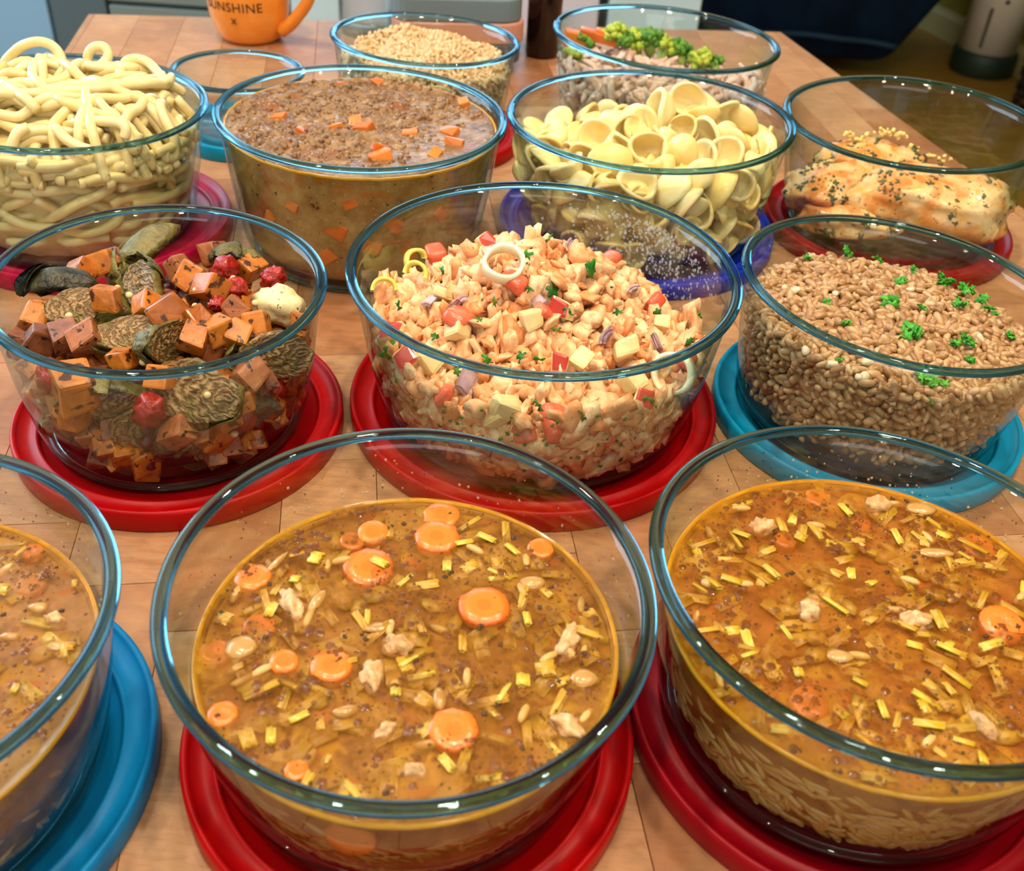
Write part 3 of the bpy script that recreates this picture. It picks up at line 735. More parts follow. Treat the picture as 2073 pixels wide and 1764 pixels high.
# ------------------------------------------------------------------ soups
def broth_mats(tag_, base, dark, light, oil):
    def bed():
        g = N('broth bed ' + tag_); v = g.coord('Object'); n = g.noise(v, 48, 4, .6, .8); c = g.ramp(n, [(.3, C(dark)), (.5, C(base)), (.7, C(light))])
        c = g.mix(g.math('MULTIPLY', g.step(g.noise(v, 62, 2, .5, .6), .56, .62), .7), c, C('#c78f1c')); v2 = g.coord('Object', (1.0, 1.7, 1.0))
        c = g.mix(g.math('MULTIPLY', g.step(g.noise(v2, 58, 2, .5, .3), .62, .67), .75), c, C('#c05e1a'))
        c = g.mix(g.math('MULTIPLY', g.step(g.noise(v2, 85, 2, .5, .9), .63, .68), .6), c, C('#5a3208'))
        g.bsdf(c, .4, .3); return g.m
    def surf(alpha):
        if not alpha: return bed()
        g = N('broth ' + tag_ + str(alpha)); v = g.coord('Object')
        n = g.noise(v, 28, 5, .6, .4); c = g.ramp(n, [(.28, C(dark)), (.48, C(base)), (.66, C(light)), (.8, C(oil))])
        d1 = g.voro(v, 190, 'F1'); web = g.voro(v, 330, 'DISTANCE_TO_EDGE'); zone = g.step(g.noise(v, 45, 2), .42, .58)
        c = g.mix(g.math('MULTIPLY', g.math('MULTIPLY', g.step(d1, .34, .28), g.math('ADD', .35, g.math('MULTIPLY', zone, .65))), .85), c, C(dark))
        c = g.mix(g.math('MULTIPLY', g.math('MULTIPLY', g.step(web, .10, .02), g.math('SUBTRACT', 1.0, zone)), .45), c, C(light))
        c = g.mix(g.step(g.noise(v, 520, 2), .74, .78), c, C('#33210c'))
        sx = g.n('ShaderNodeSeparateXYZ'); g.l(v, sx.inputs[0])
        rr = g.math('SQRT', g.math('ADD', g.math('POWER', sx.outputs[0], 2.0), g.math('POWER', sx.outputs[1], 2.0)))
        rr = g.math('ADD', rr, g.math('MULTIPLY', g.math('SUBTRACT', g.noise(v, 60, 3), .5), .02))
        c = g.mix(g.math('MULTIPLY', g.step(rr, .077, .084), .75), c, C(oil))
        a = None
        if alpha: a = g.math('ADD', g.math('ADD', .22, g.math('MULTIPLY', g.step(g.noise(v, 70, 3), .4, .64), .40)), g.math('MULTIPLY', g.step(d1, .36, .26), .25), clamp=True)
        g.bsdf(c, .14, .5, g.bump(g.noise(v, 130, 3), .12, .0008), alpha=a); return g.m
    gs = N('broth side ' + tag_); v = gs.coord('Object'); n = gs.noise(v, 55, 5, .6, .5)
    c = gs.ramp(n, [(.3, C('#5e330b')), (.5, C('#8f5a1c')), (.7, C('#a8722f'))]); c = gs.mix(gs.step(gs.noise(v, 300, 2), .70, .75), c, C('#3d210a'))
    gs.bsdf(c, .35, .4)
    return surf(0), surf(1), gs.m
M_CARROT = carrot_mat('bright cooked carrot', '#dc681c', '#e67e2a', '#e27422'); M_CARROTD = carrot_mat('soup-coated carrot', '#c8681c', '#d07424', '#cc6e20')
M_LEEK = food('yellow green leek', ['#a8841a', '#c6a126', '#d6b83c', '#a6942e'], 160, .3, .6, .25, coat=.3)
M_LEEKD = food('soup-coated leek', ['#a07018', '#b98a22', '#c99c34', '#a88a30'], 120, .3, .7, .2)
M_CHK = food('cooked chicken in soup', ['#b07a42', '#c8965c', '#dcb988', '#b87438'], 260, .4, .35, .6, .001, specks=(500, .72, '#5b3513'))
M_ONION = food('translucent onion', ['#a87838', '#b88a48', '#c29c60'], 160, .2, .6, .2, coat=.4)
M_ORZO = food('cooked orzo', ['#b88638', '#c99c50', '#d6b06c'], 200, .35, .7, .15)
M_ORZOD = food('orzo under broth', ['#a8702a', '#bc8840', '#c99d58'], 200, .35, .7, .15)
M_HERB = food('dried herb', ['#2b210c', '#3d2e12', '#4a3a1a'], 300, .6, .6, .3)
def soup(key, zw, mats, seed, what, lab, carrots, leeks, chicks, onions, n_leek, n_orzo_top, n_side, n_fleck, thin=False):
    b = B[key]; rn = random.Random(seed); mt, ms_, md = mats; zl = TZ + zw
    hz = lambda f: (loc(b, (b.M.translation.x, b.M.translation.y, zl)).z - .0) * f
    h = zw - BW[key][6]; ctr = b.M @ Vector((0, 0, h)); 
    M0 = T((ctr.x, ctr.y, TZ + BW[key][6]))
    mg = .0019; prof = [(0, .0075), (rin(b, .0075) - .004, .0075)] + [(rin(b, q) - mg, q) for q in [.0105 + (h - .0009 - .0105) * i / 12 for i in range(13)]] + [(rin(b, h) - mg - .0012, h - .0012), (rin(b, h) - mg - .0016, h - .0044)]
    body = put('soup_broth', lathe_mesh('soup_broth', prof, md, 160), M0); tag(body, lab, 'soup', None, 'stuff')
    R1 = rin(b, h) - .0009; Rt = rin(b, h - .004) - mg
    put('broth_bed', lathe_mesh('broth_bed', [(0, h - .0044), (Rt * .5, h - .0046), (Rt * .985, h - .0042), (Rt - .0002, h - .0040)], mt, 96), None, body)
    srf = []
    rs = [0] + [R1 * (i / 40) for i in range(1, 41)]
    V = [(0, 0, h)]; n = 144; F = []
    for r in rs[1:]:
        up = .0009 * max(0, (r - R1 + .0035) / .0035) ** 2
        V += [(r * math.cos(2 * PI * i / n), r * math.sin(2 * PI * i / n), h + up + .00025 * noise.noise(Vector((r * math.cos(2 * PI * i / n) * 90, r * math.sin(2 * PI * i / n) * 90, seed)))) for i in range(n)]
    F += [(0, 1 + i, 1 + (i + 1) % n) for i in range(n)]
    for k in range(39): a = 1 + k * n; F += [(a + i, a + n + i, a + n + (i + 1) % n, a + (i + 1) % n) for i in range(n)]
    put('broth_surface', mesh('broth_surface', V, F, ms_), None, body)
    put('oil_ring', mesh('oil_ring', *tube([((R1 - .0004) * math.cos(2 * PI * i / 160), (R1 - .0004) * math.sin(2 * PI * i / 160), h - .0006 + .0004 * noise.noise(Vector((i * .4, seed, 0)))) for i in range(161)], .0011, 6, False), M_OIL), None, body)
    at_ = lambda px, py, dz=0: Vector(on(px, py, zl)) + Vector((0, 0, dz))
    inside = lambda p, r=.004: math.hypot(p.x - ctr.x, p.y - ctr.y) < R1 - r
    taken = []
    def free(p, r):
        return all((p.x - q[0]) ** 2 + (p.y - q[1]) ** 2 > (r + q[2]) ** 2 for q in taken)
    sc_px = lambda px, py: (on(px + 10, py, zl) - on(px, py, zl)).length / 10
    objs = []
    for i, (px, py, rp, up) in enumerate(carrots):
        p = at_(px, py); r = rp * sc_px(px, py) * (1.0 if rp > 24 else .95)
        d = ctr - p; d.z = 0; over = (p - ctr).to_2d().length + r - R1 + .001
        if over > 0: p += d.normalized() * over
        me = mesh('carrot_slice', *carrot_slice(r, .0052, seed * 50 + i), M_CARROT if up > .4 else M_CARROTD)
        z = zl + (-.0014 if up > .8 else -.0022 if up > .4 else -.0031)
        objs.append(put('carrot_slice', me, T((p.x, p.y, z)) @ Euler((rn.uniform(-.08, .08), rn.uniform(-.08, .08), rn.uniform(0, 6))).to_matrix().to_4x4())); taken.append((p.x, p.y, r * .85))
    ordinal(objs, 'orange carrot slice floating', 'in the ' + what, 'carrot slice', 'carrot slices in the ' + what)
    objs = []
    for i, (px, py, w_, l_, ang, up) in enumerate(leeks):
        p = at_(px, py); s = sc_px(px, py); me = mesh('leek_piece', *leek(0, l_ * s, 1.1, w_ * s / .95, .0013, i), M_LEEK if up > .4 else M_LEEKD)
        objs.append(put('leek_piece', me, T((p.x, p.y, zl + (.0006 if up > .4 else -.0012))) @ Euler((rn.uniform(-.15, .15), rn.uniform(-.2, .2), math.radians(ang))).to_matrix().to_4x4())); taken.append((p.x, p.y, w_ * s * .4))
    ordinal(objs, 'yellow-green leek piece', 'in the ' + what, 'leek piece', 'large leek pieces in the ' + what)
    objs = []
    for i, (px, py, a_, b_, ang) in enumerate(chicks):
        p = at_(px, py); s = sc_px(px, py); me = mesh('chicken_piece', *blob((a_ * s, b_ * s, .0045), .5, 1.6, seed * 9 + i, 3), M_CHK)
        objs.append(put('chicken_piece', me, T((p.x, p.y, zl - .0012)) @ Matrix.Rotation(math.radians(ang), 4, 'Z'))); taken.append((p.x, p.y, a_ * s * .6))
    ordinal(objs, 'pale shredded chicken piece', 'in the ' + what, 'chicken', 'chicken pieces in the ' + what)
    objs = []
    for i, (px, py, a_, b_, ang) in enumerate(onions):
        p = at_(px, py); s = sc_px(px, py); me = mesh('onion_piece', *blob((a_ * s, b_ * s, .0018), .25, 1.2, seed * 5 + i, 2), M_ONION)
        objs.append(put('onion_piece', me, T((p.x, p.y, zl - .0002)) @ Euler((rn.uniform(-.2, .2), rn.uniform(-.2, .2), math.radians(ang))).to_matrix().to_4x4()))
    ordinal(objs, 'pale onion piece', 'in the ' + what, 'onion', 'onion pieces in the ' + what)
    # smaller strips and grains strewn over the surface
    lm = [mesh('leek_strip', *leek(0, rn.uniform(.006, .014), rn.uniform(.6, 1.0), rn.uniform(.0024, .005) if thin else rn.uniform(.003, .0065), .0009, i), M_LEEKD if i % 4 else M_LEEK) for i in range(9)]
    pts = []
    while len(pts) < n_leek:
        a, r = rn.uniform(0, 2 * PI), (R1 - .006) * math.sqrt(rn.random()); p = Vector((ctr.x + r * math.cos(a), ctr.y + r * math.sin(a), zl))
        if free(p, .002) or rn.random() < .08: pts.append(p)
    for p in pts:
        o = put('leek_strip', rn.choice(lm), T(p + Vector((0, 0, rn.uniform(-.0028, .0001)))) @ Euler((rn.uniform(-.25, .25), rn.uniform(-.3, .3), rn.uniform(0, 6.3))).to_matrix().to_4x4())
        tag(o, 'thin yellow leek strip floating in the ' + what, 'leek strip', 'leek strips in the ' + what)
    om = [mesh('orzo_grain', *grain(.0095, .0036, .0032, i, .0), M_ORZO) for i in range(3)]; od = [mesh('orzo_grain', *grain(.0115, .0036, .0032, i + 9, .0), M_ORZOD) for i in range(3)]
    for i in range(n_orzo_top):
        a, r = rn.uniform(0, 2 * PI), (R1 - .006) * math.sqrt(rn.random()); p = Vector((ctr.x + r * math.cos(a), ctr.y + r * math.sin(a), zl - rn.uniform(.0005, .0024)))
        o = put('orzo_grain', rn.choice(om), T(p) @ Euler((rn.uniform(-.2, .2), rn.uniform(-.2, .2), rn.uniform(0, 6.3))).to_matrix().to_4x4())
        tag(o, 'pale orzo grain floating on the ' + what, 'pasta grain', 'orzo grains on top of the ' + what)
    extra = []
    for i in range(n_side * 2):
        a = -PI / 2 + rn.gauss(0, .75) if rn.random() < .8 else rn.uniform(0, 2 * PI)
        zq = .0095 + (h * .78 - .0095) * rn.random() ** 1.5; rr = rin(b, zq) - .0029
        M = b.M @ Matrix.Rotation(a, 4, 'Z') @ T((rr, 0, zq)) @ Matrix.Rotation(PI / 2, 4, 'Z') @ Matrix.Rotation(rn.gauss(.25, .5), 4, 'Y')
        if i >= int(n_side * .52): extra.append((rn.choice(od), M)); continue
        tag(put('orzo_grain', rn.choice(od), M), 'pale orzo grain seen against the glass low in the ' + what, 'pasta grain', 'orzo grains against the glass of the ' + what)
    tag(put('orzo_grains', merged('orzo_grains', extra, M_ORZOD)), 'more orzo grains crowded against the glass of the ' + what, 'pasta grains', None, 'stuff')
    dk = []
    def disc(r, k, hh=.00022, n=10): return [(0, 0, hh)] + [(r * .75 * math.cos(2 * PI * i / n), r * .75 * math.sin(2 * PI * i / n), hh * .8) for i in range(n)] + [(r * math.cos(2 * PI * i / n), r * math.sin(2 * PI * i / n), -.0001) for i in range(n)], [(0, 1 + i, 1 + (i + 1) % n) for i in range(n)] + [(1 + i, 1 + n + i, 1 + n + (i + 1) % n, 1 + (i + 1) % n) for i in range(n)]
    dm = mesh('oil_droplet', *disc(1, 0), M_DROPO)
    dm2 = [(dm, 1)]
    for i in range(2600):
        a, r = rn.uniform(0, 2 * PI), (R1 - .003) * math.sqrt(rn.random()); x, y = ctr.x + r * math.cos(a), ctr.y + r * math.sin(a)
        if noise.noise(Vector((x * 38, y * 38, seed))) < rn.uniform(-.35, .3): continue
        s = min(.0021, .00032 * rn.paretovariate(1.5)); dk.append((dm, T((x, y, zl + .00008)) @ Matrix.Diagonal((s, s, 1, 1))))
    tag(put('oil_droplets', merged('oil_droplets', dk, M_DROPO)), 'tiny dark gold oil droplets floating on the ' + what, 'oil', None, 'stuff')
    dp = [mesh('sunken', *leek(0, rn.uniform(.008, .016), rn.uniform(.7, 1.2), rn.uniform(.004, .008), .001, i), M_LEEKD) for i in range(6)] + [mesh('sunken', *blob((.007, .0045, .0015), .4, 1.5, i + seed, 1), M_LEEKD) for i in range(3)]; it = []
    for i in range(110):
        a, r = rn.uniform(0, 2 * PI), (R1 - .009) * math.sqrt(rn.random())
        it.append((rn.choice(dp), T((ctr.x + r * math.cos(a), ctr.y + r * math.sin(a), zl - rn.uniform(.0022, .0034))) @ Euler((rn.uniform(-.2, .2), rn.uniform(-.2, .2), rn.uniform(0, 6.3))).to_matrix().to_4x4()))
    tag(put('sunken_vegetables', merged('sunken_vegetables', it, M_LEEKD)), 'cloudy vegetable shreds just under the surface of the ' + what, 'vegetables', None, 'stuff')
    fm = [mesh('fleck', *flake(.0012, i, 4, .0003), M_HERB) for i in range(4)]; it = []
    for i in range(n_fleck):
        a, r = rn.uniform(0, 2 * PI), (R1 - .002) * math.sqrt(rn.random()); sc2 = rn.choice([.25, .3, .4, .5, .6, .8, 1.2])
        it.append((rn.choice(fm), T((ctr.x + r * math.cos(a), ctr.y + r * math.sin(a), zl + .0005)) @ Matrix.Rotation(rn.uniform(0, 6), 4, 'Z') @ Matrix.Scale(sc2, 4)))
    # herb specks and dried drops stuck to the inner wall above the soup
    for i in range(90):
        a = rn.uniform(0, PI) if rn.random() < .75 else rn.uniform(0, 2 * PI); zq = h + .003 + (b.H - .012 - h) * rn.random() ** 1.3; rr = rin(b, zq) - .0002
        it.append((rn.choice(fm), b.M @ Matrix.Rotation(a, 4, 'Z') @ T((rr, 0, zq)) @ Matrix.Rotation(-PI / 2, 4, 'Y') @ Matrix.Scale(rn.choice([.25, .35, .5]), 4)))
    tag(put('herb_flecks', merged('herb_flecks', it, M_HERB)), 'tiny dark herb flecks on the ' + what, 'herbs', None, 'stuff')
    dm = [mesh('drop', *blob((1, .8, .35), .2, 1.5, i, 1), M_DROP) for i in range(3)]; it = []
    for i in range(75):
        a = rn.gauss(PI * .5, .8); zq = h + .0015 + (b.H - .012 - h) * rn.random() ** 1.8; rr = rin(b, zq) - .0001
        it.append((rn.choice(dm), b.M @ Matrix.Rotation(a, 4, 'Z') @ T((rr, 0, zq)) @ Matrix.Rotation(-PI / 2, 4, 'Y') @ Matrix.Scale(rn.choice([.0003, .0004, .0006, .0009]), 4)))
    tag(put('soup_splashes', merged('soup_splashes', it, M_DROP)), 'pale dried soup splashes on the inner glass of the ' + what, 'splashes', None, 'stuff')
gd = N('dark gold oil drop'); gd.bsdf(C('#74400a'), .08, .6, alpha=.66); M_DROPO = gd.m
M_OIL = plain('yellow oil', '#d99a12', .15); gd = N('dried pale splash'); gd.bsdf(C('#d0b894'), .3, .5, alpha=.6); M_DROP = gd.m
MB1 = broth_mats('a', '#98601c', '#683c0c', '#b47e3a', '#c8901c')
soup('soupC', .0655, MB1, 11, 'front carrot soup', 'brown-gold vegetable broth filling the front glass bowl',
 [(980, 1228, 53, 1), (885, 1088, 46, 1), (918, 1476, 52, .5), (747, 1147, 52, .5), (755, 1077, 33, .5), (712, 1092, 27, .2), (900, 1019, 38, .5), (670, 1346, 44, .5), (508, 1166, 38, .5), (575, 1341, 30, .9),
  (524, 1264, 36, .3), (448, 1446, 32, .6), (1108, 1100, 27, .5), (424, 1318, 34, .2), (600, 1560, 26, .5)],
 [(640, 1131, 34, 24, 80, 1), (598, 1176, 20, 18, 85, 1), (550, 1238, 20, 34, -12, 1), (1058, 1380, 26, 30, 2, 1), (800, 1404, 20, 18, 5, 1), (768, 1141, 16, 36, 60, .6), (1036, 1116, 12, 34, 45, .8), (985, 1092, 12, 40, 60, .6),
  (548, 1494, 18, 40, 12, .8), (606, 1456, 16, 40, -58, .6), (905, 1548, 18, 42, 40, .8), (1066, 1256, 14, 34, 8, .5), (940, 1102, 12, 36, -65, .6), (905, 1150, 16, 26, 5, .9), (700, 1290, 14, 24, 50, .3), (660, 1540, 16, 30, -10, .4)],
 [(752, 1366, 22, 36, 10), (806, 1306, 34, 24, -30), (1152, 1300, 20, 46, -20), (1150, 1470, 36, 24, -30), (590, 1222, 18, 46, 35), (840, 1560, 26, 14, 10), (780, 1480, 28, 12, 35)],
 [(486, 1312, 34, 32, 20), (770, 1271, 34, 15, 20), (1182, 1374, 30, 22, 0), (640, 1220, 36, 12, 70), (890, 1415, 14, 30, 5), (1075, 1180, 30, 18, 0), (560, 1140, 34, 8, 60), (700, 1440, 28, 16, 20)],
 90, 26, 170, 130)
MB2 = broth_mats('b', '#a05c18', '#743e0a', '#b8782c', '#cc8810')
b = B['soupC']; q_ = .0470; o = put('carrot_slice', mesh('carrot_slice', *carrot_slice(.0095, .005, 77), M_CARROTD), b.M @ Matrix.Rotation(-PI / 2 - .13, 4, 'Z') @ T((rin(b, q_) - .0030, 0, q_)) @ Matrix.Rotation(PI / 2 - .10, 4, 'Y'))
tag(o, 'orange carrot slice pressed on the front glass below the soup surface', 'carrot slice')
soup('soupR', .0680, MB2, 23, 'orange leek soup', 'orange-gold leek broth filling the glass bowl beside the front soup',
 [(2030, 1262, 46, .6), (1640, 1418, 40, .4), (1985, 1102, 34, .4), (1655, 1005, 26, .2), (1745, 1060, 22, .2), (1590, 1090, 24, .2)],
 [(1900, 1258, 18, 48, 5, .9), (1615, 1365, 18, 20, 8, .9), (1785, 1440, 14, 40, 8, .9), (1935, 1375, 14, 60, 50, .9), (1620, 1090, 20, 22, 60, .9), (1480, 1177, 16, 40, 70, .6), (1560, 1160, 12, 40, 35, .8), (1690, 1230, 10, 56, 45, .9),
  (1920, 1318, 12, 46, 62, .7), (1815, 1090, 12, 40, 10, .6), (1710, 1035, 12, 36, 20, .6), (1850, 1310, 14, 30, 78, .6), (1500, 1085, 10, 34, 60, .7), (1880, 1470, 16, 60, 80, .5), (1740, 1385, 14, 30, 60, .5)],
 [(1858, 1256, 32, 22, 10), (1545, 1065, 26, 20, 10), (1640, 1235, 24, 26, 0), (1990, 1470, 20, 34, 20), (1780, 1020, 24, 20, 0)],
 [(1865, 1030, 30, 20, 0), (1700, 1330, 28, 18, 0), (1430, 1180, 12, 12, 0), (1890, 1120, 40, 14, -10)],
 150, 20, 200, 170, thin=True)
MB3 = broth_mats('c', '#a5723c', '#7f4f1f', '#b98c58', '#b8802c')
soup('soupL', .0655, MB3, 37, 'brown soup at the picture edge', 'murky brown broth filling the glass bowl at the picture edge',
 [(58, 1180, 30, .3), (150, 1050, 24, .2)], [(32, 1398, 14, 22, 0, .6), (40, 1115, 14, 30, -20, .4), (150, 1180, 10, 20, 20, .4)], [(110, 1255, 20, 12, 0)], [(75, 1230, 22, 14, 0), (20, 1290, 24, 12, 0)], 34, 10, 110, 120)
# ------------------------------------------------------------------ roasted vegetables
def sprout(seed, L=.017, Wd=.0125, dome=.011):
    """half a roasted sprout: leafy dome under, cut face up with its leaf layers in relief; +x is the stem end"""
    rn = random.Random(seed); V, F = [], []; n, m = 28, 9
    def rad(a): return (1 + .10 * math.cos(a) + .05 * math.sin(3 * a + seed) + .03 * math.sin(7 * a + seed * 2))
    V.append((.0, 0, .0003))
    for k in range(1, m + 1):
        f = k / m
        for i in range(n):
            a = 2 * PI * i / n; R_ = rad(a)
            ridge = .0011 * math.sin(f * 21 + 1.6 * math.sin(a * 2 + seed) + .9 * math.cos(3 * a)) * (1 - .3 * f)
            V.append((L * R_ * f * math.cos(a), Wd * R_ * f * math.sin(a), ridge + .0005 * noise.noise(Vector((a * 2, f * 6, seed)))))
    for k in range(1, 8):
        f = math.cos(PI / 2 * k / 8); 
        for i in range(n):
            a = 2 * PI * i / n; R_ = rad(a); fold = 1 + .09 * math.sin(5 * a + 4 * f + seed) + .06 * noise.noise(Vector((math.cos(a) * 2, math.sin(a) * 2, f * 3 + seed)))
            V.append((L * R_ * f * fold * math.cos(a), Wd * R_ * f * fold * math.sin(a), -dome * math.sin(PI / 2 * k / 8) * (1 + .1 * noise.noise(Vector((a, f, seed))))))
    V.append((0, 0, -dome)); F += [(0, 1 + i, 1 + (i + 1) % n) for i in range(n)]
    for k in range(m + 7 - 1): a = 1 + k * n; F += [(a + i, a + n + i, a + n + (i + 1) % n, a + (i + 1) % n) for i in range(n)]
    a = 1 + (m + 6) * n; F += [(len(V) - 1, a + (i + 1) % n, a + i) for i in range(n)]
    return V, F
def sprout_leaf(seed, L=.0185, Wd=.0122, dome=.0125, a0=0.0, span=2.2):
    """a loose outer leaf curling round the sprout's side"""
    V, F = [], []; n, m = 12, 7
    for s_ in (0, 1):
        for k in range(m):
            for i in range(n):
                a = a0 - span / 2 + span * i / (n - 1); f = k / (m - 1); ph = -.15 + 1.25 * f; c = math.cos(ph) * (1.0 + .02 * s_); wob = 1 + .05 * math.sin(6 * a + 3 * f + seed)
                V.append((L * c * wob * math.cos(a) * (1 - .02 * s_), Wd * c * wob * math.sin(a) * (1 - .02 * s_), -dome * math.sin(ph) + .0015 * math.sin(a * 9 + seed) * (1 - f) - .0006 * s_))
    q = n * m
    for k in range(m - 1):
        for i in range(n - 1):
            v = k * n + i; F += [(v, v + 1, v + n + 1, v + n), (q + v, q + v + n, q + v + n + 1, q + v + 1)]
    for i in range(n - 1): F += [(i, q + i, q + i + 1, i + 1), ((m - 1) * n + i, (m - 1) * n + i + 1, q + (m - 1) * n + i + 1, q + (m - 1) * n + i)]
    for k in range(m - 1): F += [(k * n, (k + 1) * n, q + (k + 1) * n, q + k * n), (k * n + n - 1, q + k * n + n - 1, q + (k + 1) * n + n - 1, (k + 1) * n + n - 1)]
    return V, F
M_SWEET = food('roasted sweet potato', ['#84400f', '#b06018', '#ca7a26', '#944e18'], 120, .38, .6, .4, .001, specks=(180, .58, '#4a2410'), coat=.15)
M_SWEETD = food('charred sweet potato', ['#5f3420', '#8a4f2c', '#a8653a', '#7a4426'], 140, .45, .6, .5, .001, specks=(230, .60, '#2b160c'))
def cut_mat():
    g = N('sprout cut face'); v = g.coord('Object'); w_ = g.n('ShaderNodeTexWave', wave_type='RINGS', rings_direction='SPHERICAL'); mo = g.n('ShaderNodeMapping'); g.l(v, mo.inputs[0]); mo.inputs['Location'].default_value = (-.0125, 0, 0); mo.inputs['Scale'].default_value = (1, 1.5, 1); g.l(mo.outputs[0], w_.inputs['Vector']); w_.inputs['Scale'].default_value = 105; w_.inputs['Distortion'].default_value = 9; w_.inputs['Detail'].default_value = 2; w_.inputs['Detail Scale'].default_value = 2.2
    c = g.ramp(w_.outputs['Fac'], [(.0, C('#684e28')), (.35, C('#7f613a')), (.7, C('#96764a')), (1, C('#a88858'))]); n = g.noise(v, 120, 4)
    c = g.mix(g.math('MULTIPLY', g.step(n, .48, .66), .75), c, C('#5a3c1a')); c = g.mix(g.math('MULTIPLY', g.step(g.noise(v, 75, 2), .55, .7), .5), c, C('#7c7a34'))
    g.bsdf(c, .42, .5, g.bump(w_.outputs['Fac'], .6, .0012)); return g.m
M_CUT = cut_mat()
M_SPR = food('roasted sprout leaf', ['#2f2a10', '#5a5424', '#7d7438', '#4a3416'], 110, .42, .4, .9, .0025, specks=(160, .62, '#1f1810'))
M_CHAR = food('charred sprout leaf', ['#17150f', '#2f2c1c', '#5a5a40', '#23251f'], 90, .4, .3, 1.0, .003)
M_TOM = food('roasted tomato skin', ['#7d0d08', '#a3160c', '#bd2a14'], 160, .25, .5, .8, .002, coat=.4)
M_FETA = food('herbed cheese', ['#d8c68a', '#ece0ae', '#e2cd86'], 200, .5, .2, .3, .001, specks=(330, .66, '#4a4020'))
M_RAIS = food('dark dried berry', ['#240a0c', '#4a1214', '#380d18'], 200, .25, .6, .6, .0012)
M_SEED = food('pale mustard seed', ['#d6b878', '#ead49c'], 200, .35, .8, 0)
M_VEGM = food('dark roasted vegetable pulp', ['#2a160c', '#4a2a14', '#5a3a1c'], 90, .5, .2, .6, .002)
b = B['roast']; rn = random.Random(51)
pl = Pile(b, lambda x, y: .060 + .017 * max(0, 1 - ((x + .0) ** 2 + (y - .008) ** 2) / .075 ** 2), .027, .019, seed=5)
mass(b, pl, M_VEGM, 'vegetable_pulp', 'dark soft pulp under the roasted vegetables')
S_CUT = [mesh('sprout_half', *sprout(i, .0160, .0100, .0105), None) for i in range(5)]; L_ME = [mesh('outer_leaf', *sprout_leaf(i, a0=2.6 + i * .9), M_SPR) for i in range(4)]
for me in S_CUT:
    me.materials.append(M_CUT); me.materials.append(M_SPR); n_, m_ = 28, 9
    for i, p in enumerate(me.polygons): p.material_index = 0 if i < n_ + n_ * (m_ - 1) else 1
S_CHAR = S_CUT[1].copy(); S_CHAR.materials[0] = M_CHAR; S_CHAR.materials[1] = M_CHAR; L_CHAR = L_ME[1].copy(); L_CHAR.materials[0] = M_CHAR
def put_sprout(p, E_, s, char=False, k=0):
    o = put('sprout_half', S_CHAR if char else S_CUT[k % 5], b.M @ T(p) @ E_ @ Matrix.Scale(s, 4))
    put('outer_leaf', L_CHAR if char else L_ME[k % 4], None, o)
    if k % 2 == 0: put('outer_leaf', L_CHAR if char else L_ME[(k + 2) % 4], None, o)
    return o
def face(px_dir, tilt=0, roll=0): return (Matrix.Rotation(px_dir, 4, 'Z') @ Matrix.Rotation(tilt, 4, 'Y') @ Matrix.Rotation(roll, 4, 'X'))
sp_list = []
for i, (px, py, s, az, tl, rl, chd) in enumerate([(110, 578, 1.25, .35, .1, 2.6, 1), (300, 512, 1.5, .9, -.5, 2.4, 0), (282, 580, 1.15, -1.0, .2, .9, 0), (155, 628, 1.15, .1, 0, .55, 0), (256, 682, 1.12, .15, 0, .45, 0),
     (343, 700, 1.15, 1.2, .3, 1.4, 0), (480, 515, .9, .3, .2, 2.2, 0), (390, 815, 1.6, -.2, .0, 1.0, 0), (200, 850, 1.4, .2, .1, 1.9, 0), (560, 730, 1.3, .4, .1, 1.2, 0), (150, 895, 1.5, 0, 0, 2.2, 0), (300, 905, 1.5, .4, .2, 1.5, 0), (380, 935, 1.4, .1, .1, 1.9, 0), (520, 850, 1.0, .2, 0, 2.0, 1)]):
    p = pl.hit(px, py, .004)
    if p is None: continue
    p = p + Vector((0, 0, .002)); r = math.hypot(p.x, p.y); lim = rin(b, p.z) - .0125 * s * .8
    if r > lim: p.x *= lim / r; p.y *= lim / r
    sp_list.append(put_sprout(p, face(az, tl, rl), s, chd, i)); pl.ex.append((p.x, p.y, p.z, .0095 * s))
ordinal(sp_list, 'roasted sprout half with browned leaves', 'in the roasted vegetable bowl', 'sprout', 'roasted sprout halves')
tm = [mesh('cherry_tomato', *blob((.0098, .0086, .0080), .5, 2.0, i, 3, True), M_TOM) for i in range(4)]; to = []
for i, (px, py, s) in enumerate([(457, 556, 1.15), (480, 592, .85), (555, 562, 1.0), (440, 625, .6), (300, 856, 1.2), (105, 772, 1.2), (85, 830, 1.1), (505, 860, 1.0), (570, 800, .8), (545, 900, .9)]):
    p = pl.hit(px, py, .0045)
    if p is None: continue
    p = p + Vector((0, 0, .003)); r = math.hypot(p.x, p.y); lim = rin(b, p.z) - .0098 * s
    if r > lim: p.x *= lim / r; p.y *= lim / r
    to.append(put('cherry_tomato', tm[i % 4], b.M @ T(p) @ rotm(rn) @ Matrix.Scale(s, 4))); pl.ex.append((p.x, p.y, p.z, .008 * s))
ordinal(to, 'wrinkled red roasted tomato', 'in the roasted vegetable bowl', 'tomato', 'roasted tomatoes')
p = pl.hit(568, 628, .005); o = put('cheese_lump', mesh('cheese_lump', *blob((.0145, .012, .0105), .3, 1.8, 4, 3), M_FETA), b.M @ T(p + Vector((0, 0, .003)))); tag(o, 'cream-coloured herbed cheese lump near the rim of the roasted vegetables', 'cheese'); pl.ex.append((p.x, p.y, p.z, .011))
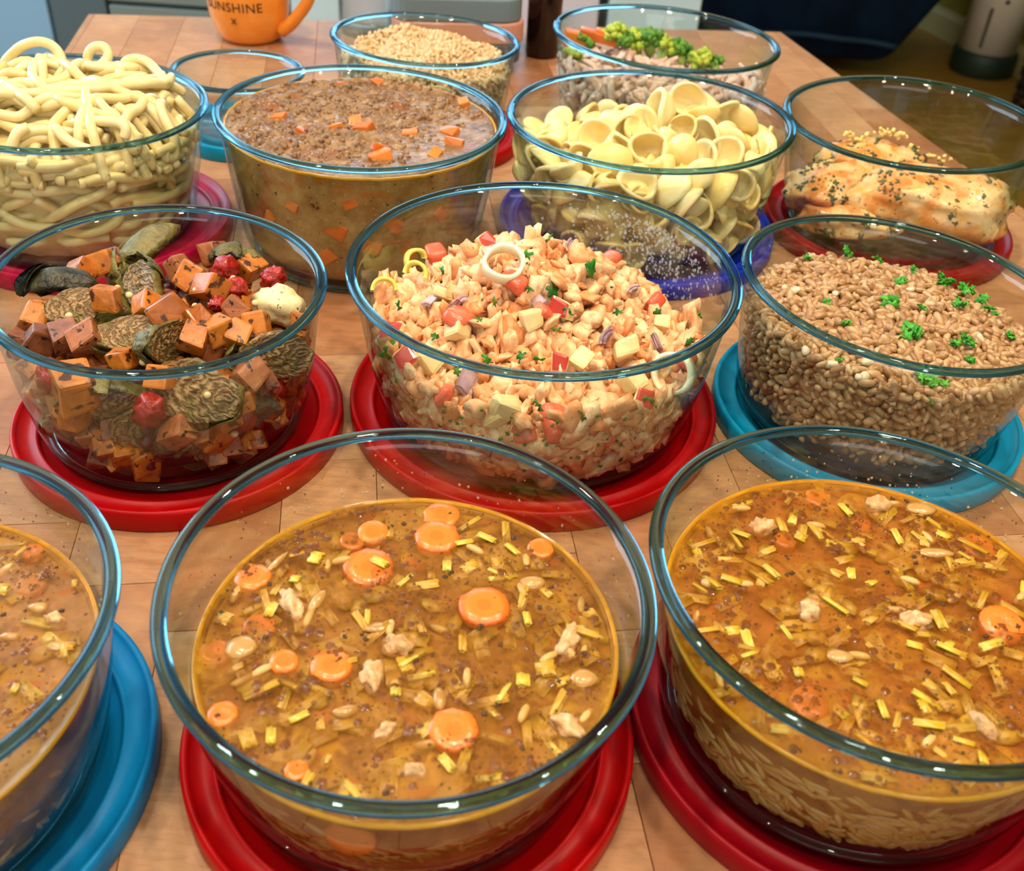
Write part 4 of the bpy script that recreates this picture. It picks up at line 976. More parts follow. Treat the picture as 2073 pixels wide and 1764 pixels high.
cb = [mesh('sweet_potato_cube', *chunk((.0062, .0062, .006), i), M_SWEET, False) for i in range(5)] + [mesh('sweet_potato_cube', *chunk((.0064, .006, .0058), i + 20, .3), M_SWEETD, False) for i in range(3)]
co = []
for i, (px, py, s, k) in enumerate([(218, 503, 1.1, 1), (205, 522, 1.1, 0), (158, 548, 1.1, 2), (430, 505, 1.2, 6), (345, 640, 1.45, 0), (300, 625, 1.0, 1), (390, 570, 1.2, 3), (425, 590, 1.2, 2), (400, 660, 1.1, 3), (438, 680, 1.15, 4), (395, 690, 1.1, 2), (478, 685, 1.05, 1),
      (520, 665, 1.2, 3), (505, 548, 1.1, 0), (55, 650, 1.1, 1), (85, 690, 1.1, 6), (130, 685, 1.1, 7), (172, 692, 1.2, 5), (305, 700, 1.0, 6), (140, 797, 1.7, 3), (440, 900, 1.2, 4), (460, 855, 1.1, 0), (500, 820, 1.1, 2), (325, 770, 1.0, 1), (505, 765, 1.2, 5), (220, 612, 1.1, 4), (360, 545, 1.1, 6), (250, 735, .9, 1), (475, 630, 1.1, 6)]):
    p = pl.hit(px, py, .0035)
    if p is None: continue
    p = p + Vector((0, 0, .002)); r = math.hypot(p.x, p.y); lim = rin(b, p.z) - .0072 * s
    if r > lim: p.x *= lim / r; p.y *= lim / r
    co.append(put('sweet_potato_cube', cb[k], b.M @ T(p) @ rotm(rn, .25) @ Matrix.Scale(s, 4))); pl.ex.append((p.x, p.y, p.z, .006 * s))
rowed(co, 'roasted sweet potato cube', 'of the roasted vegetables', 'sweet potato', 'large sweet potato cubes')
pts = []
for i in range(190):
    q = pl.drop(.0075, .0066, 12)
    if q: pts.append(q)
pts += pl.wall(900, .0068, .0105, .013)
spread(b, pl, pts, cb, M_SWEET, 'sweet_potato_cube', 'browned sweet potato cube packed among the roasted vegetables', 'sweet potato', 'packed sweet potato cubes', rn, 1, (.75, 1.1), rp=.007)
q_ = []
for i in range(60):
    q = pl.drop(.0055, .005, 10, .004, False)
    if q: q_.append(q)
spread(b, pl, q_, [mesh('dried_berry', *blob((.0058, .0045, .004), .35, 1.8, i, 2, True), M_RAIS) for i in range(3)], M_RAIS, 'dried_berry', 'dark wrinkled dried berry among the roasted vegetables', 'berry', 'dried berries in the roasted vegetables', rn, rp=.005)
sd = []; sm = mesh('mustard_seed', *blob((1, 1, .95), .05, 1, 1, 2), M_SEED)
for (px, py) in [(256, 486), (238, 583), (222, 593), (262, 598), (396, 588), (517, 614), (613, 625), (472, 564), (307, 676), (290, 733), (258, 733), (140, 640), (77, 763), (118, 858), (98, 848), (70, 815), (420, 800), (395, 620), (455, 530), (182, 560), (320, 660), (570, 850), (480, 884)]:
    p = pl.hit(px, py, -.001)
    if p is None: continue
    r = math.hypot(p.x, p.y); lim = rin(b, p.z) - .002
    if r > lim: p.x *= lim / r; p.y *= lim / r
    z_ = max(p.z, pl.top(p.x, p.y) + .001) if r < lim - .004 else p.z
    sd.append(put('mustard_seed', sm, b.M @ T((p.x, p.y, z_)) @ Matrix.Scale(rn.uniform(.0017, .0022), 4)))
rowed(sd, 'tiny cream seed', 'of the roasted vegetables', 'seed', 'pale seeds on the roasted vegetables')

# ------------------------------------------------------------------ salmon salad
M_SAL = food('creamy salmon flake', ['#c8743c', '#e0945a', '#eeb480', '#f6d4a6', '#e6a068'], 150, .42, .5, .5, .0012, spec=.45, specks=(420, .70, '#6b5a24'))
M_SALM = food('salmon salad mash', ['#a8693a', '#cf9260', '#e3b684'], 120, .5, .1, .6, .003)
M_APF = food('apple flesh', ['#e2c680', '#ecd8a0', '#dcb870'], 120, .35, .5, .15); M_APS = plain('red apple skin', '#b5392c', .25, coat=.3)
M_TMF = food('tomato flesh', ['#c8452c', '#e0684a', '#e88a6a'], 150, .25, .5, .3)
M_LKW = food('raw leek ring', ['#e9e6b0', '#f4f2d2', '#d6da7a'], 100, .3, .4, .15); M_LKY = food('yellow leek ribbon', ['#d8d03a', '#e8e070', '#b9c234'], 100, .3, .6, .15)
M_RON = food('red onion', ['#8d6a78', '#b694a0', '#d8c2c4'], 130, .3, .6, .2)
M_PARS = food('fresh parsley', ['#12420c', '#1f6a14', '#2f8c1e', '#184f10'], 220, .4, .6, .4)
M_PARSB = food('bright parsley', ['#16600c', '#2a8a16', '#48a824', '#227412'], 220, .4, .6, .4)
b = B['salad']; rn = random.Random(61)
def mound_salad(x, y):
    g = .046 * math.exp(-(((x + .004) / .056) ** 2 + ((y - .014) / .052) ** 2)); return .056 + g + .006 * math.exp(-((x + .075) ** 2 + (y) ** 2) / .03 ** 2) - .006 * (x > .05) * min(1, (x - .05) / .03) + .004 * noise.noise(Vector((x * 45, y * 45, 2)))
pl = Pile(b, mound_salad, .020, .012, seed=9)
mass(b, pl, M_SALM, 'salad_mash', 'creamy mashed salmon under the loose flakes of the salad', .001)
def cut_apple(i):
    me = mesh('apple_cube', *chunk((.0048, .0042, .0036), i, .36, .25), M_APF, False); me.materials.append(M_APS)
    for p in me.polygons:
        if p.normal.z > .6 and i % 3: p.material_index = 1
    return me
apm = [cut_apple(i) for i in range(6)]; tmm = [mesh('tomato_piece', *chunk((.0062, .0048, .0034), i + 40, .32, .35), M_TMF) for i in range(4)]
def ring(r, h, t, arc=2 * PI, n=28, seed=0):
    V, F = [], []; full = arc > 6.2; m = n if full else n + 1
    for i in range(m):
        a = arc * i / n; wob = 1 + .06 * math.sin(2 * a + seed)
        for rr, zz in ((r, -h / 2), (r, h / 2), (r - t * .5, h / 2 + .0004), (r - t, h / 2), (r - t, -h / 2)): V.append((rr * wob * math.cos(a), rr * math.sin(a), zz + .0008 * math.sin(a * 2 + seed)))
    for i in range(n):
        j = (i + 1) % m
        for k in range(5): F.append((i * 5 + k, i * 5 + (k + 1) % 5, j * 5 + (k + 1) % 5, j * 5 + k))
    if not full: F += [tuple(range(5)), tuple(n * 5 + k for k in range(4, -1, -1))]
    return V, F
def hero(pl, px, py, inset, up, wall=.006):
    p = pl.hit(px, py, inset)
    if p is None: return None
    p = p + Vector((0, 0, up)); r = math.hypot(p.x, p.y); lim = rin(pl.b, min(p.z, pl.b.H - .001)) - wall
    if r > lim: p.x *= lim / r; p.y *= lim / r
    return p
# leek rings
o = None
for (px, py, r, h, az, tl, lab, arc, mt) in [(1018, 558, .0120, .007, .2, -.45, 'pale leek ring standing on top of the salmon salad', 2 * PI, M_LKW), (1385, 790, .0120, .009, -.6, -1.1, 'pale leek ring against the glass of the salmon salad', 2 * PI, M_LKW),
      (842, 545, .0085, .0035, .9, -1.2, 'yellow leek curl near the back of the salmon salad', 3.6, M_LKY), (840, 572, .0085, .0035, -.4, -.9, 'yellow leek curl below another curl in the salmon salad', 3.2, M_LKY), (778, 605, .0085, .0035, .3, -.8, 'yellow leek curl beside the rim of the salmon salad', 3.0, M_LKY)]:
    p = hero(pl, px, py, .001, .0075 if r > .01 else .005, r * .9)
    if p is None: continue
    o = put('leek_ring', mesh('leek_ring', *ring(r, h, .0022, arc, 28, px), mt), b.M @ T(p) @ Matrix.Rotation(az, 4, 'Z') @ Matrix.Rotation(-tl, 4, 'X')); tag(o, lab, 'leek ring'); pl.ex.append((p.x, p.y, p.z, r * .8))
def heroes(pl, name, lst, meshes, what, where, cat, group, rr, inset=.003, up=.0025, flat=.35, wall=.0065, rn=rn):
    out = []
    for i, q in enumerate(lst):
        px, py, s = q[:3]; p = hero(pl, px, py, inset, up, wall * s)
        if p is None: continue
        out.append(put(name, meshes[i % len(meshes)], pl.b.M @ T(p) @ rotm(rn, flat) @ Matrix.Scale(s, 4))); pl.ex.append((p.x, p.y, p.z, rr * s))
    ordinal(out, what, where, cat, group); return out
heroes(pl, 'tomato_piece', [(885, 502, 1.2), (928, 655, 1.5), (1040, 580, 1.2), (1100, 640, .9), (1325, 620, 1.1), (1232, 535, 1.2), (1125, 880, 1.6), (1060, 890, 1.0), (1390, 735, 1.0), (1235, 900, .8), (890, 815, 1.0)], tmm, 'red tomato piece', 'in the salmon salad', 'tomato', 'tomato pieces in the salmon salad', .0065)
heroes(pl, 'apple_cube', [(1075, 655, 1.2), (1018, 840, 1.5), (1265, 715, 1.4), (1280, 775, 1.4), (1140, 632, 1.2), (985, 485, 1.1), (870, 735, 1.3), (790, 690, 1.5), (810, 740, 1.3), (1175, 735, 1.3), (1000, 865, 1.3), (1130, 745, 1.0), (925, 680, 1.2), (1310, 830, 1.2), (895, 600, 1.0), (1340, 660, 1.0), (860, 850, 1.0)], apm, 'pale apple cube', 'in the salmon salad', 'apple', 'apple cubes in the salmon salad', .0065)
M_RONM = [mesh('onion_piece', *leek(0, .011, 1.2, .008, .0016, i), M_RON) for i in range(3)]
heroes(pl, 'onion_piece', [(1225, 685, 1.2), (925, 620, 1.0), (945, 780, 1.3), (1205, 880, 1.3), (1090, 618, .8), (1280, 590, .9), (1150, 500, .8), (870, 615, .9), (1330, 700, .9)], M_RONM, 'purple onion piece', 'in the salmon salad', 'onion', 'red onion pieces in the salmon salad', .004)
pf = [mesh('parsley_scrap', *flake(.0042, i + 3, 5, .0005), M_PARS) for i in range(5)]
ph = heroes(pl, 'parsley_scrap', [(1195, 553, 1.5), (1118, 596, 1.3), (1065, 524, 1.0), (1075, 590, 1.0), (1110, 490, .9), (895, 555, .9), (808, 630, 1.1), (785, 720, 1.6), (757, 585, 1.0), (1147, 640, 1.1), (1125, 675, .9), (1055, 730, 1.0), (1280, 712, 1.0), (1180, 855, 1.4), (1310, 820, 1.4), (1410, 650, .9), (965, 655, .9), (985, 735, .9), (1010, 508, .9), (946, 505, .8), (1185, 725, 1.0), (1090, 735, .9), (880, 690, .8), (1330, 640, .8), (925, 760, .8), (1250, 640, .8), (1000, 620, .8), (870, 520, .8), (1090, 830, 1.0), (1395, 700, .9)],
       pf, 'green parsley scrap', 'on the salmon salad', 'parsley', 'parsley scraps on the salmon salad', .0015, 0, .0025, .5, .003)
rowed(ph, 'green parsley scrap', 'of the salmon salad', 'parsley', 'parsley scraps on the salmon salad')
sf = [mesh('salmon_flake', *blob((.0070 * a, .0050 * c, .0034 * d), .68, 1.8, i, 2), M_SAL) for i, (a, c, d) in enumerate([(1, 1, 1), (1.3, .8, .8), (.8, 1, 1.1), (1.1, 1.1, .7), (1.4, .7, .9), (.9, .9, 1), (1.2, 1, .6), (.7, .8, 1)])]
pts = []
for i in range(1500):
    q = pl.drop(.0048, .0038, 6, .0035)
    if q: pts.append(q)
pts += pl.wall(2500, .0045, .0058, dz=.0006)
spread(b, pl, pts, sf, M_SAL, 'salmon_flake', 'creamy pink salmon flake in the heaped salmon salad', 'salmon', 'flakes of the salmon salad', rn, 1, (.45, 1.5), rp=.005, hug=.0062, stuff=('salmon_flakes', 'smaller creamy salmon flakes filling the salad bowl'))
it = [(rn.choice(pf), b.M @ T((x, y, pl.top(x, y) + .0006)) @ rotm(rn, .5) @ Matrix.Scale(rn.uniform(.15, .4), 4)) for x, y in [(rn.gauss(0, .042), rn.gauss(-.01, .042)) for _ in range(150)] if math.hypot(x, y) < .088]
for _ in range(110):
    a = -PI / 2 + rn.gauss(0, .9); zq = rn.uniform(.015, .06); it.append((rn.choice(pf), b.M @ Matrix.Rotation(a, 4, 'Z') @ T((rin(b, zq) - .0012, 0, zq)) @ Matrix.Rotation(-PI / 2, 4, 'Y') @ Matrix.Rotation(rn.uniform(0, 6), 4, 'Z') @ Matrix.Scale(rn.uniform(.15, .5), 4)))
tag(put('chopped_parsley', merged('chopped_parsley', it, M_PARS)), 'finely chopped parsley specks over the salmon salad', 'parsley', None, 'stuff')

# ------------------------------------------------------------------ farro
M_FAR = food('farro grain', ['#74502c', '#a47a4c', '#c4a074', '#94683c', '#d8bc94'], 160, .34, .75, .3, .0006)
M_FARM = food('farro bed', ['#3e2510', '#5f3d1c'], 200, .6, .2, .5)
M_PALE_G = food('pale kernel', ['#d8c49c', '#efe2c4'], 150, .35, .6, .2)
b = B['farro']; rn = random.Random(71)
pl = Pile(b, lambda x, y: .0655 + .010 * max(0, 1 - (x * x + y * y) / .07 ** 2) - .10 * max(0, x * .6 + y * .4 - .03) + .06 * max(0, -x - .02) * .5 + .003 * noise.noise(Vector((x * 40, y * 40, 7))), .010, .008, res=.0014, seed=13)
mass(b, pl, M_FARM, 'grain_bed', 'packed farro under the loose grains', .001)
M_CL = [mesh('parsley_clump', *(lambda parts: (sum([p[0] for p in parts], []), sum([[tuple(i + sum(len(q[0]) for q in parts[:k]) for i in f) for f in p[1]] for k, p in enumerate(parts)], [])))([(lambda vf, m: ([tuple(m @ Vector(v)) for v in vf[0]], vf[1]))(flake(.0042, s * 20 + k, 5, .0005), T((rnd.uniform(-.006, .006), rnd.uniform(-.005, .005), rnd.uniform(0, .003))) @ rotm(rnd, .25)) for k in range(7)]), M_PARSB) for s in range(4)]
PC = [(1845, 682, 1.2), (1910, 585, 1.0), (1965, 570, .9), (1985, 600, .8), (1800, 618, .9), (1945, 705, .9), (1935, 625, .8), (1860, 632, .6), (1822, 578, .7), (2003, 640, .7), (1720, 492, .7), (1787, 492, .6), (1712, 664, .5), (1870, 775, .9), (1540, 607, .5), (1745, 795, .7), (1885, 830, .6), (1890, 785, .8), (1640, 490, .5), (1955, 735, .6), (1915, 538, .6), (1670, 620, .4), (1700, 740, .4), (1850, 555, .5), (2040, 690, .6)]
pc = heroes(pl, 'parsley_clump', PC, M_CL, 'bright green chopped parsley clump', 'on the farro', 'parsley', 'parsley clumps on the farro', .003, 0, .003, .15, .004)
for o in pc[20:]: pass
gm = [mesh('farro_grain', *grain(.0090, .0050, .0043, i, .3), M_FAR) for i in range(6)]
pts = []
for i in range(5600):
    q = pl.drop(.0036, .0030, 4, .0022)
    if q: pts.append(q)
pts += pl.wall(14000, .0030, .0042) + pl.wall(8000, .0030, .0046, dz=.0035)
spread(b, pl, pts, gm, M_FAR, 'farro_grain', 'plump brown farro grain in the parsley-topped grain bowl', 'grain', 'farro grains', rn, 1, (.8, 1.15), rp=.0036, stuff=('farro_grains', 'smaller-looking brown farro grains filling the bowl'), ori=lambda p: Euler((rn.uniform(-PI, PI), rn.gauss(0, .45), rn.uniform(0, 6.3))).to_matrix().to_4x4())
pk = [mesh('pale_kernel', *grain(.0075, .005, .0045, i, .1), M_PALE_G) for i in range(3)]
kk = heroes(pl, 'pale_kernel', [(1622, 718, 1), (1680, 740, 1.1), (1745, 770, 1.1), (1755, 740, 1.2), (1590, 590, 1), (1608, 595, 1), (1760, 540, 1), (1570, 575, .9), (1800, 825, .9), (1880, 760, .9), (1985, 690, .9), (1735, 775, 1.0), (1690, 600, .8), (1840, 590, .8)], pk, 'cream-white kernel', 'among the brown farro', 'grain', 'pale kernels in the farro', .002, 0, .0015, .3, .003)

# ------------------------------------------------------------------ spaghetti
M_PAS = food('cooked spaghetti', ['#e2c478', '#ead492', '#efdea6', '#e6cc84'], 60, .3, .6, .06, sss=.12, coat=.15)
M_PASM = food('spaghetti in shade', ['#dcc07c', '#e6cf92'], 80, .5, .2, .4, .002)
b = B['spag']; rn = random.Random(81)
pl = Pile(b, lambda x, y: 0.088 + .012 * max(0, 1 - (x * x + (y - .01) ** 2) / .09 ** 2), .013, .0175, seed=21)
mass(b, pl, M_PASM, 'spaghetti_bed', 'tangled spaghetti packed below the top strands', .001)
RS = .0036; spg = []
def strand_top(length, seed, r0=None):
    r_ = random.Random(seed); a, rr = r_.uniform(0, 2 * PI), .085 * r_.random() ** .4; x, y = rr * math.cos(a), rr * math.sin(a); hd = r_.uniform(0, 2 * PI); kap = r_.gauss(0, 18); P = []
    st = .004
    for i in range(int(length / st)):
        r = math.hypot(x, y); out = (x * math.cos(hd) + y * math.sin(hd)) / max(r, 1e-6); lim = rin(b, .085) - RS - .001
        kap = kap * .93 + r_.gauss(0, 9); turn = max(-70, min(70, kap)) * st
        if r > lim * .78 and out > -.1:
            sgn = 1 if (x * math.sin(hd) - y * math.cos(hd)) < 0 else -1; turn = sgn * st * (20 + 75 * max(0, (r - lim * .78) / (lim * .22)))
        hd += turn; x += st * math.cos(hd); y += st * math.sin(hd); r = math.hypot(x, y)
        if r > lim: x *= lim / r; y *= lim / r
        P.append((x, y))
    k = 2; Z = []; lo = rn.uniform(.016, .024)
    for x, y in P:
        i, j = int(round(x / pl.res)) + pl.c, int(round(y / pl.res)) + pl.c; s_ = pl.h[i - k:i + k + 1, j - k:j + k + 1]; s_ = s_[s_ < .9]; Z.append((float(s_.max()) if len(s_) else .09) + RS)
    for _ in range(3): Z = [max(Z[i] - .0012, (Z[max(i - 1, 0)] + 2 * Z[i] + Z[min(i + 1, len(Z) - 1)]) / 4) for i in range(len(Z))]
    Z = [max(pl.mound(x, y) - lo, min(z, pl.mound(x, y) + .009)) for z, (x, y) in zip(Z, P)]
    for (x, y), z in zip(P, Z):
        i, j = int(round(x / pl.res)) + pl.c, int(round(y / pl.res)) + pl.c; s_ = pl.h[i - 1:i + 2, j - 1:j + 2]; s_[:] = np.where(s_ < .9, np.maximum(s_, z + RS * .35), s_)
    return [Vector((x, y, z)) for (x, y), z in zip(P, Z)]
WD = np.zeros((220, 60))
def strand_wall(length, seed):
    r_ = random.Random(seed); th = -PI / 2 + r_.gauss(0, .95); z = r_.uniform(.0125, .084); hd = r_.choice([0, PI]) + r_.gauss(0, .45); kap = r_.gauss(0, 14); P = []; st = .004
    for i in range(int(length / st)):
        zt = (z - .046) / .036; kap = kap * .92 + r_.gauss(0, 9); turn = (max(-65, min(65, kap)) - 14 * math.sin(2 * hd)) * st
        vz = math.sin(hd)
        if abs(zt) > .55 and vz * zt > 0:
            sg = -1 if (math.cos(hd) > 0) == (zt > 0) else 1; turn = sg * st * (30 + 60 * (abs(zt) - .55))
        hd += turn; rr = rin(b, z) - RS; th += st * math.cos(hd) / rr; z = min(.086, max(.0125, z + st * math.sin(hd))); P.append((th, z))
    ix = [(int((th_ + 2 * PI) * 24) % 220, min(59, int(z_ / .0016))) for th_, z_ in P]
    D = [float(WD[max(0, i - 1):i + 2, max(0, j - 2):j + 3].max()) for i, j in ix]
    for _ in range(3): D = [max(D[k] * .98, (D[max(k - 1, 0)] + 2 * D[k] + D[min(k + 1, len(D) - 1)]) / 4) for k in range(len(D))]
    if max(D) > RS * 4.3: return []
    for (i, j), d in zip(ix, D): WD[max(0, i - 1):i + 2, max(0, j - 1):j + 2] = np.maximum(WD[max(0, i - 1):i + 2, max(0, j - 1):j + 2], d + RS * 1.15)
    return [Vector(((rin(b, z_) - RS - .0004 - d) * math.cos(th_), (rin(b, z_) - RS - .0004 - d) * math.sin(th_), z_)) for (th_, z_), d in zip(P, D)]
def add_strand(P, lab=None):
    if len(P) < 4: return
    for _ in range(2): P = [P[0]] + [(P[i - 1] + 2 * P[i] + P[i + 1]) / 4 for i in range(1, len(P) - 1)] + [P[-1]]
    o = put('spaghetti_strand', mesh('spaghetti_strand', *tube(P, lambda t: RS * (1 if .02 < t < .98 else .93), 10), M_PAS), b.M.copy())
    tag(o, lab or 'pale yellow spaghetti strand tangled in the heaped pasta bowl', 'spaghetti', None if lab else 'spaghetti strands'); spg.append(o)
for i in range(80): add_strand(strand_top(rn.uniform(.09, .22), 300 + i))
for i in range(700): add_strand(strand_wall(rn.uniform(.05, .16), 600 + i))
def atY(px, py, y): d = ray(px, py); return CAM + d * (y / d.y)
def loopP(pix, y, n=6): return spline([b.Mi @ atY(px, py, yy) for (px, py), yy in zip(pix, y)], n)
add_strand(loopP([(8, 128), (22, 112), (45, 93), (78, 84), (105, 92), (122, 112), (128, 135)], [.775, .775, .775, .775, .775, .772, .765]), 'spaghetti strand arching high over the back of the pasta heap')
add_strand(loopP([(180, 135), (178, 112), (190, 96), (208, 94), (219, 108), (214, 124), (198, 136)], [.785, .786, .787, .787, .785, .78, .775]), 'spaghetti strand making a small ring above the pasta heap')
add_strand(loopP([(250, 130), (262, 121), (280, 119), (300, 127), (318, 145), (338, 170)], [.78, .782, .782, .78, .772, .76]), 'spaghetti strand bowing up at the back beside the small ring')
add_strand(loopP([(120, 165), (165, 173), (205, 183), (245, 200)], [.745, .74, .735, .725]), 'short straight spaghetti end lying across the heap, white with shine')
add_strand(loopP([(62, 130), (68, 142), (64, 158), (48, 170), (20, 180), (-10, 186)], [.76, .758, .755, .75, .745, .74]), 'spaghetti strand with an upright hooked end near the back of the heap')
add_strand(loopP([(252, 280), (255, 262), (243, 250), (215, 246), (185, 246), (165, 252), (170, 266), (195, 274)], [.668, .67, .672, .674, .676, .676, .672, .668]), 'spaghetti strand coiled in a flat loop near the front rim of the heap')
add_strand(loopP([(113, 258), (130, 278), (155, 295), (185, 305)], [.664, .657, .652, .65]), 'cut spaghetti end leaning at the front rim of the heap')

# ------------------------------------------------------------------ ear-shaped pasta
M_ORE = food('ear-shaped pasta', ['#e6c468', '#f0d688', '#f5e3a6', '#ead07c'], 50, .34, .6, .12, .0008, sss=.1, coat=.1)
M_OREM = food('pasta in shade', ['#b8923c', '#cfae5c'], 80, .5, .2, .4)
def ear(seed, R_=.0126):
    rn_ = random.Random(seed); n, m = 22, 6; V, F = [], []; fold = rn_.uniform(.0, .62); dp = rn_.uniform(.35, .62); ax = rn_.uniform(.85, 1.1)
    def sh(f, a, s):
        r = f * R_ * (1 + .05 * math.sin(3 * a + seed)); x, y = r * math.cos(a) * ax, r * math.sin(a)
        z = R_ * dp * (f * f - .5) + fold * (x * x) / R_ * 1.1; x *= (1 - fold * .35 * f * f)
        return Vector((x, y, z + s * (0.0016 if f < .8 else .0021)))
    for s in (1, -1):
        V.append(sh(0, 0, s))
        for k in range(1, m + 1): V += [sh(k / m, 2 * PI * i / n, s) for i in range(n)]
    q = 1 + n * m
    ed = len(V); V += [(V[1 + (m - 1) * n + i] + V[q + 1 + (m - 1) * n + i]) / 2 * 1.0 + Vector((0.0018 * math.cos(2 * PI * i / n), .0018 * math.sin(2 * PI * i / n), .0002)) for i in range(n)]
    for s, o in ((0, 0), (1, q)):
        for i in range(n):
            j = (i + 1) % n; F.append((o, o + 1 + i, o + 1 + j) if s == 0 else (o, o + 1 + j, o + 1 + i))
            for k in range(m - 1):
                a = o + 1 + k * n; F.append((a + i, a + n + i, a + n + j, a + j) if s == 0 else (a + i, a + j, a + n + j, a + n + i))
    for i in range(n):
        j = (i + 1) % n; a, c = 1 + (m - 1) * n, q + 1 + (m - 1) * n; F += [(a + i, ed + i, ed + j, a + j), (c + i, c + j, ed + j, ed + i)]
    return V, F
em = [mesh('ear_pasta', *ear(i), M_ORE) for i in range(9)]
b = B['orec']; rn = random.Random(91)
pl = Pile(b, lambda x, y: 0.072 + .030 * math.exp(-((x - .026) ** 2 + (y - .0) ** 2) / .05 ** 2) - .16 * max(0, y - .005) - .004, .030, .022, seed=31)
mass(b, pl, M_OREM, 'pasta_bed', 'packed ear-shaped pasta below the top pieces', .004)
hr = heroes(pl, 'ear_pasta', [(1390, 182, 1.1), (1500, 215, 1.1), (1350, 235, 1.25), (1435, 285, 1.2), (1530, 275, 1.45), (1460, 240, 1.0), (1295, 218, 1.2), (1230, 215, 1.0), (1175, 240, 1.2), (1110, 245, 1.2), (1210, 290, 1.1), (1300, 310, 1.2), (1375, 320, 1.0), (1240, 245, 1.0), (1470, 320, 1.0), (1130, 290, 1.1), (1235, 350, 1.3), (1100, 330, 1.1), (1350, 395, 1.2), (1470, 400, 1.3), (1420, 375, 1.1), (1190, 330, 1.1), (1520, 380, 1.0), (1425, 455, 1.1)], em, 'pale yellow ear-shaped pasta piece', 'in the blue-lidded bowl', 'pasta', 'large ear-shaped pasta pieces', .009, .003, .003, 1, .013, rn)
rowed(hr, 'broad ear-shaped pasta piece', 'in the blue-lidded bowl', 'pasta', 'broad ear-shaped pasta pieces')
pts = []
for i in range(340):
    q = pl.drop(.0115, .0062, 10, .004)
    if q: pts.append(q)
pts += pl.wall(900, .0085, .014, .016)
spread(b, pl, pts, em, M_ORE, 'ear_pasta', 'ear-shaped pasta piece packed in the bowl on the blue lid', 'pasta', 'packed ear-shaped pasta', rn, 1, (.8, 1.1), cap=276, rp=.011)
gm_ = N('water beads'); gm_.bsdf(C('#d5e0e6'), .08, .6, alpha=.2); M_MIST_ = gm_.m
# misted inner glass behind the salad is drops on the outside of nothing: it sits on the salad bowl's far wall
b = B['salad']; dm = [mesh('drop', *blob((1, .9, .4), .1, 1.5, i, 1), M_MIST_) for i in range(2)]; it = []
for _ in range(900):
    a = rn.gauss(.80, .30); zq = b.H - .010 - abs(rn.gauss(0, .020)); 
    if zq < .035 or a > 1.7 or a < .1: continue
    it.append((rn.choice(dm), b.M @ Matrix.Rotation(a, 4, 'Z') @ T((rin(b, zq) - .0001, 0, zq)) @ Matrix.Rotation(-PI / 2, 4, 'Y') @ Matrix.Scale(rn.choice([.0003, .0005, .0007, .001, .0013]), 4)))
tag(put('condensation', merged('condensation', it, M_MIST_)), 'beads of condensation inside the far wall of the salmon salad bowl', 'condensation', None, 'stuff')

# ------------------------------------------------------------------ meat stew
def stew_mat(side):
    g = N('stew side' if side else 'stew top'); v = g.coord('Object'); n = g.noise(v, 90 if not side else 60, 6, .65)
    c = g.ramp(n, [(.3, C('#5f4022')), (.48, C('#84603a')), (.62, C('#9e7a4e')), (.78, C('#b69468'))]) if not side else g.ramp(n, [(.3, C('#946a30')), (.5, C('#b58f50')), (.68, C('#cba868')), (.8, C('#d8b470'))])  # side tones painted lighter to make up for the light blocked there
    c = g.mix(g.math('MULTIPLY', g.step(g.noise(v, 40, 2), .60, .68), .7), c, C('#c0701c') if side else C('#8a4c20'))
    c = g.mix(g.step(g.noise(v, 210, 2), .68, .72), c, C('#2a2410')); c = g.mix(g.step(g.voro(v, 240), .2, .12), c, C('#c9a878'))
    g.bsdf(c, .3 if not side else .4, .5, g.bump(g.noise(v, 260, 5), .6 if not side else .1, .0015)); return g.m
b = B['bean']; rn = random.Random(101); h = b.H - .0105
M_CARC = food('stewed carrot cube', ['#c4581a', '#d87428', '#e08a38'], 120, .3, .6, .25, coat=.2)
prof = [(0, .007), (rin(b, .008) - .003, .007)] + [(rin(b, q) - .0006, q) for q in [.0095 + (h - .0095) * i / 14 for i in range(15)]]
st = put('meat_stew', lathe_mesh('meat_stew', prof, stew_mat(True), 96), b.M.copy()); tag(st, 'thick brown meat stew with carrot cubes filling the bowl to the rim', 'stew', None, 'stuff')
V, F = [], []; n, m = 200, 90; R1 = rin(b, h) - .0007
def stz(x, y):
    e = min(1, max(0, (R1 - math.hypot(x, y)) / .006)); nn = noise.fractal(Vector((x * 70, y * 70, 3)), .7, 2.1, 5); wet = min(1, max(0, (x * .8 - y * .5 - .02) / .04))
    return h + .0012 + e * (.0030 * nn * (1 - .8 * wet) + .0012 * noise.noise(Vector((x * 300, y * 300, 1))) * (1 - .8 * wet) + .0008)
V.append((0, 0, stz(0, 0)))
for k in range(1, m + 1):
    r = R1 * k / m; V += [(r * math.cos(2 * PI * i / n), r * math.sin(2 * PI * i / n), stz(r * math.cos(2 * PI * i / n), r * math.sin(2 * PI * i / n)) - (.0022 if k == m else 0)) for i in range(n)]
F += [(0, 1 + i, 1 + (i + 1) % n) for i in range(n)]
for k in range(m - 1): a = 1 + k * n; F += [(a + i, a + n + i, a + n + (i + 1) % n, a + (i + 1) % n) for i in range(n)]
put('stew_surface', mesh('stew_surface', V, F, stew_mat(False)), None, st)
put('oil_ring', mesh('oil_ring', *tube([((R1 + .0001) * math.cos(2 * PI * i / 160), (R1 + .0001) * math.sin(2 * PI * i / 160), h + .0002 + .0006 * noise.noise(Vector((i * .5, 3, 0)))) for i in range(161)], .0012, 6, False), M_OIL), None, st)
cc = [mesh('carrot_cube', *chunk((.0056, .0046, .0038), i + 60, .3), M_CARC, False) for i in range(4)]; out = []
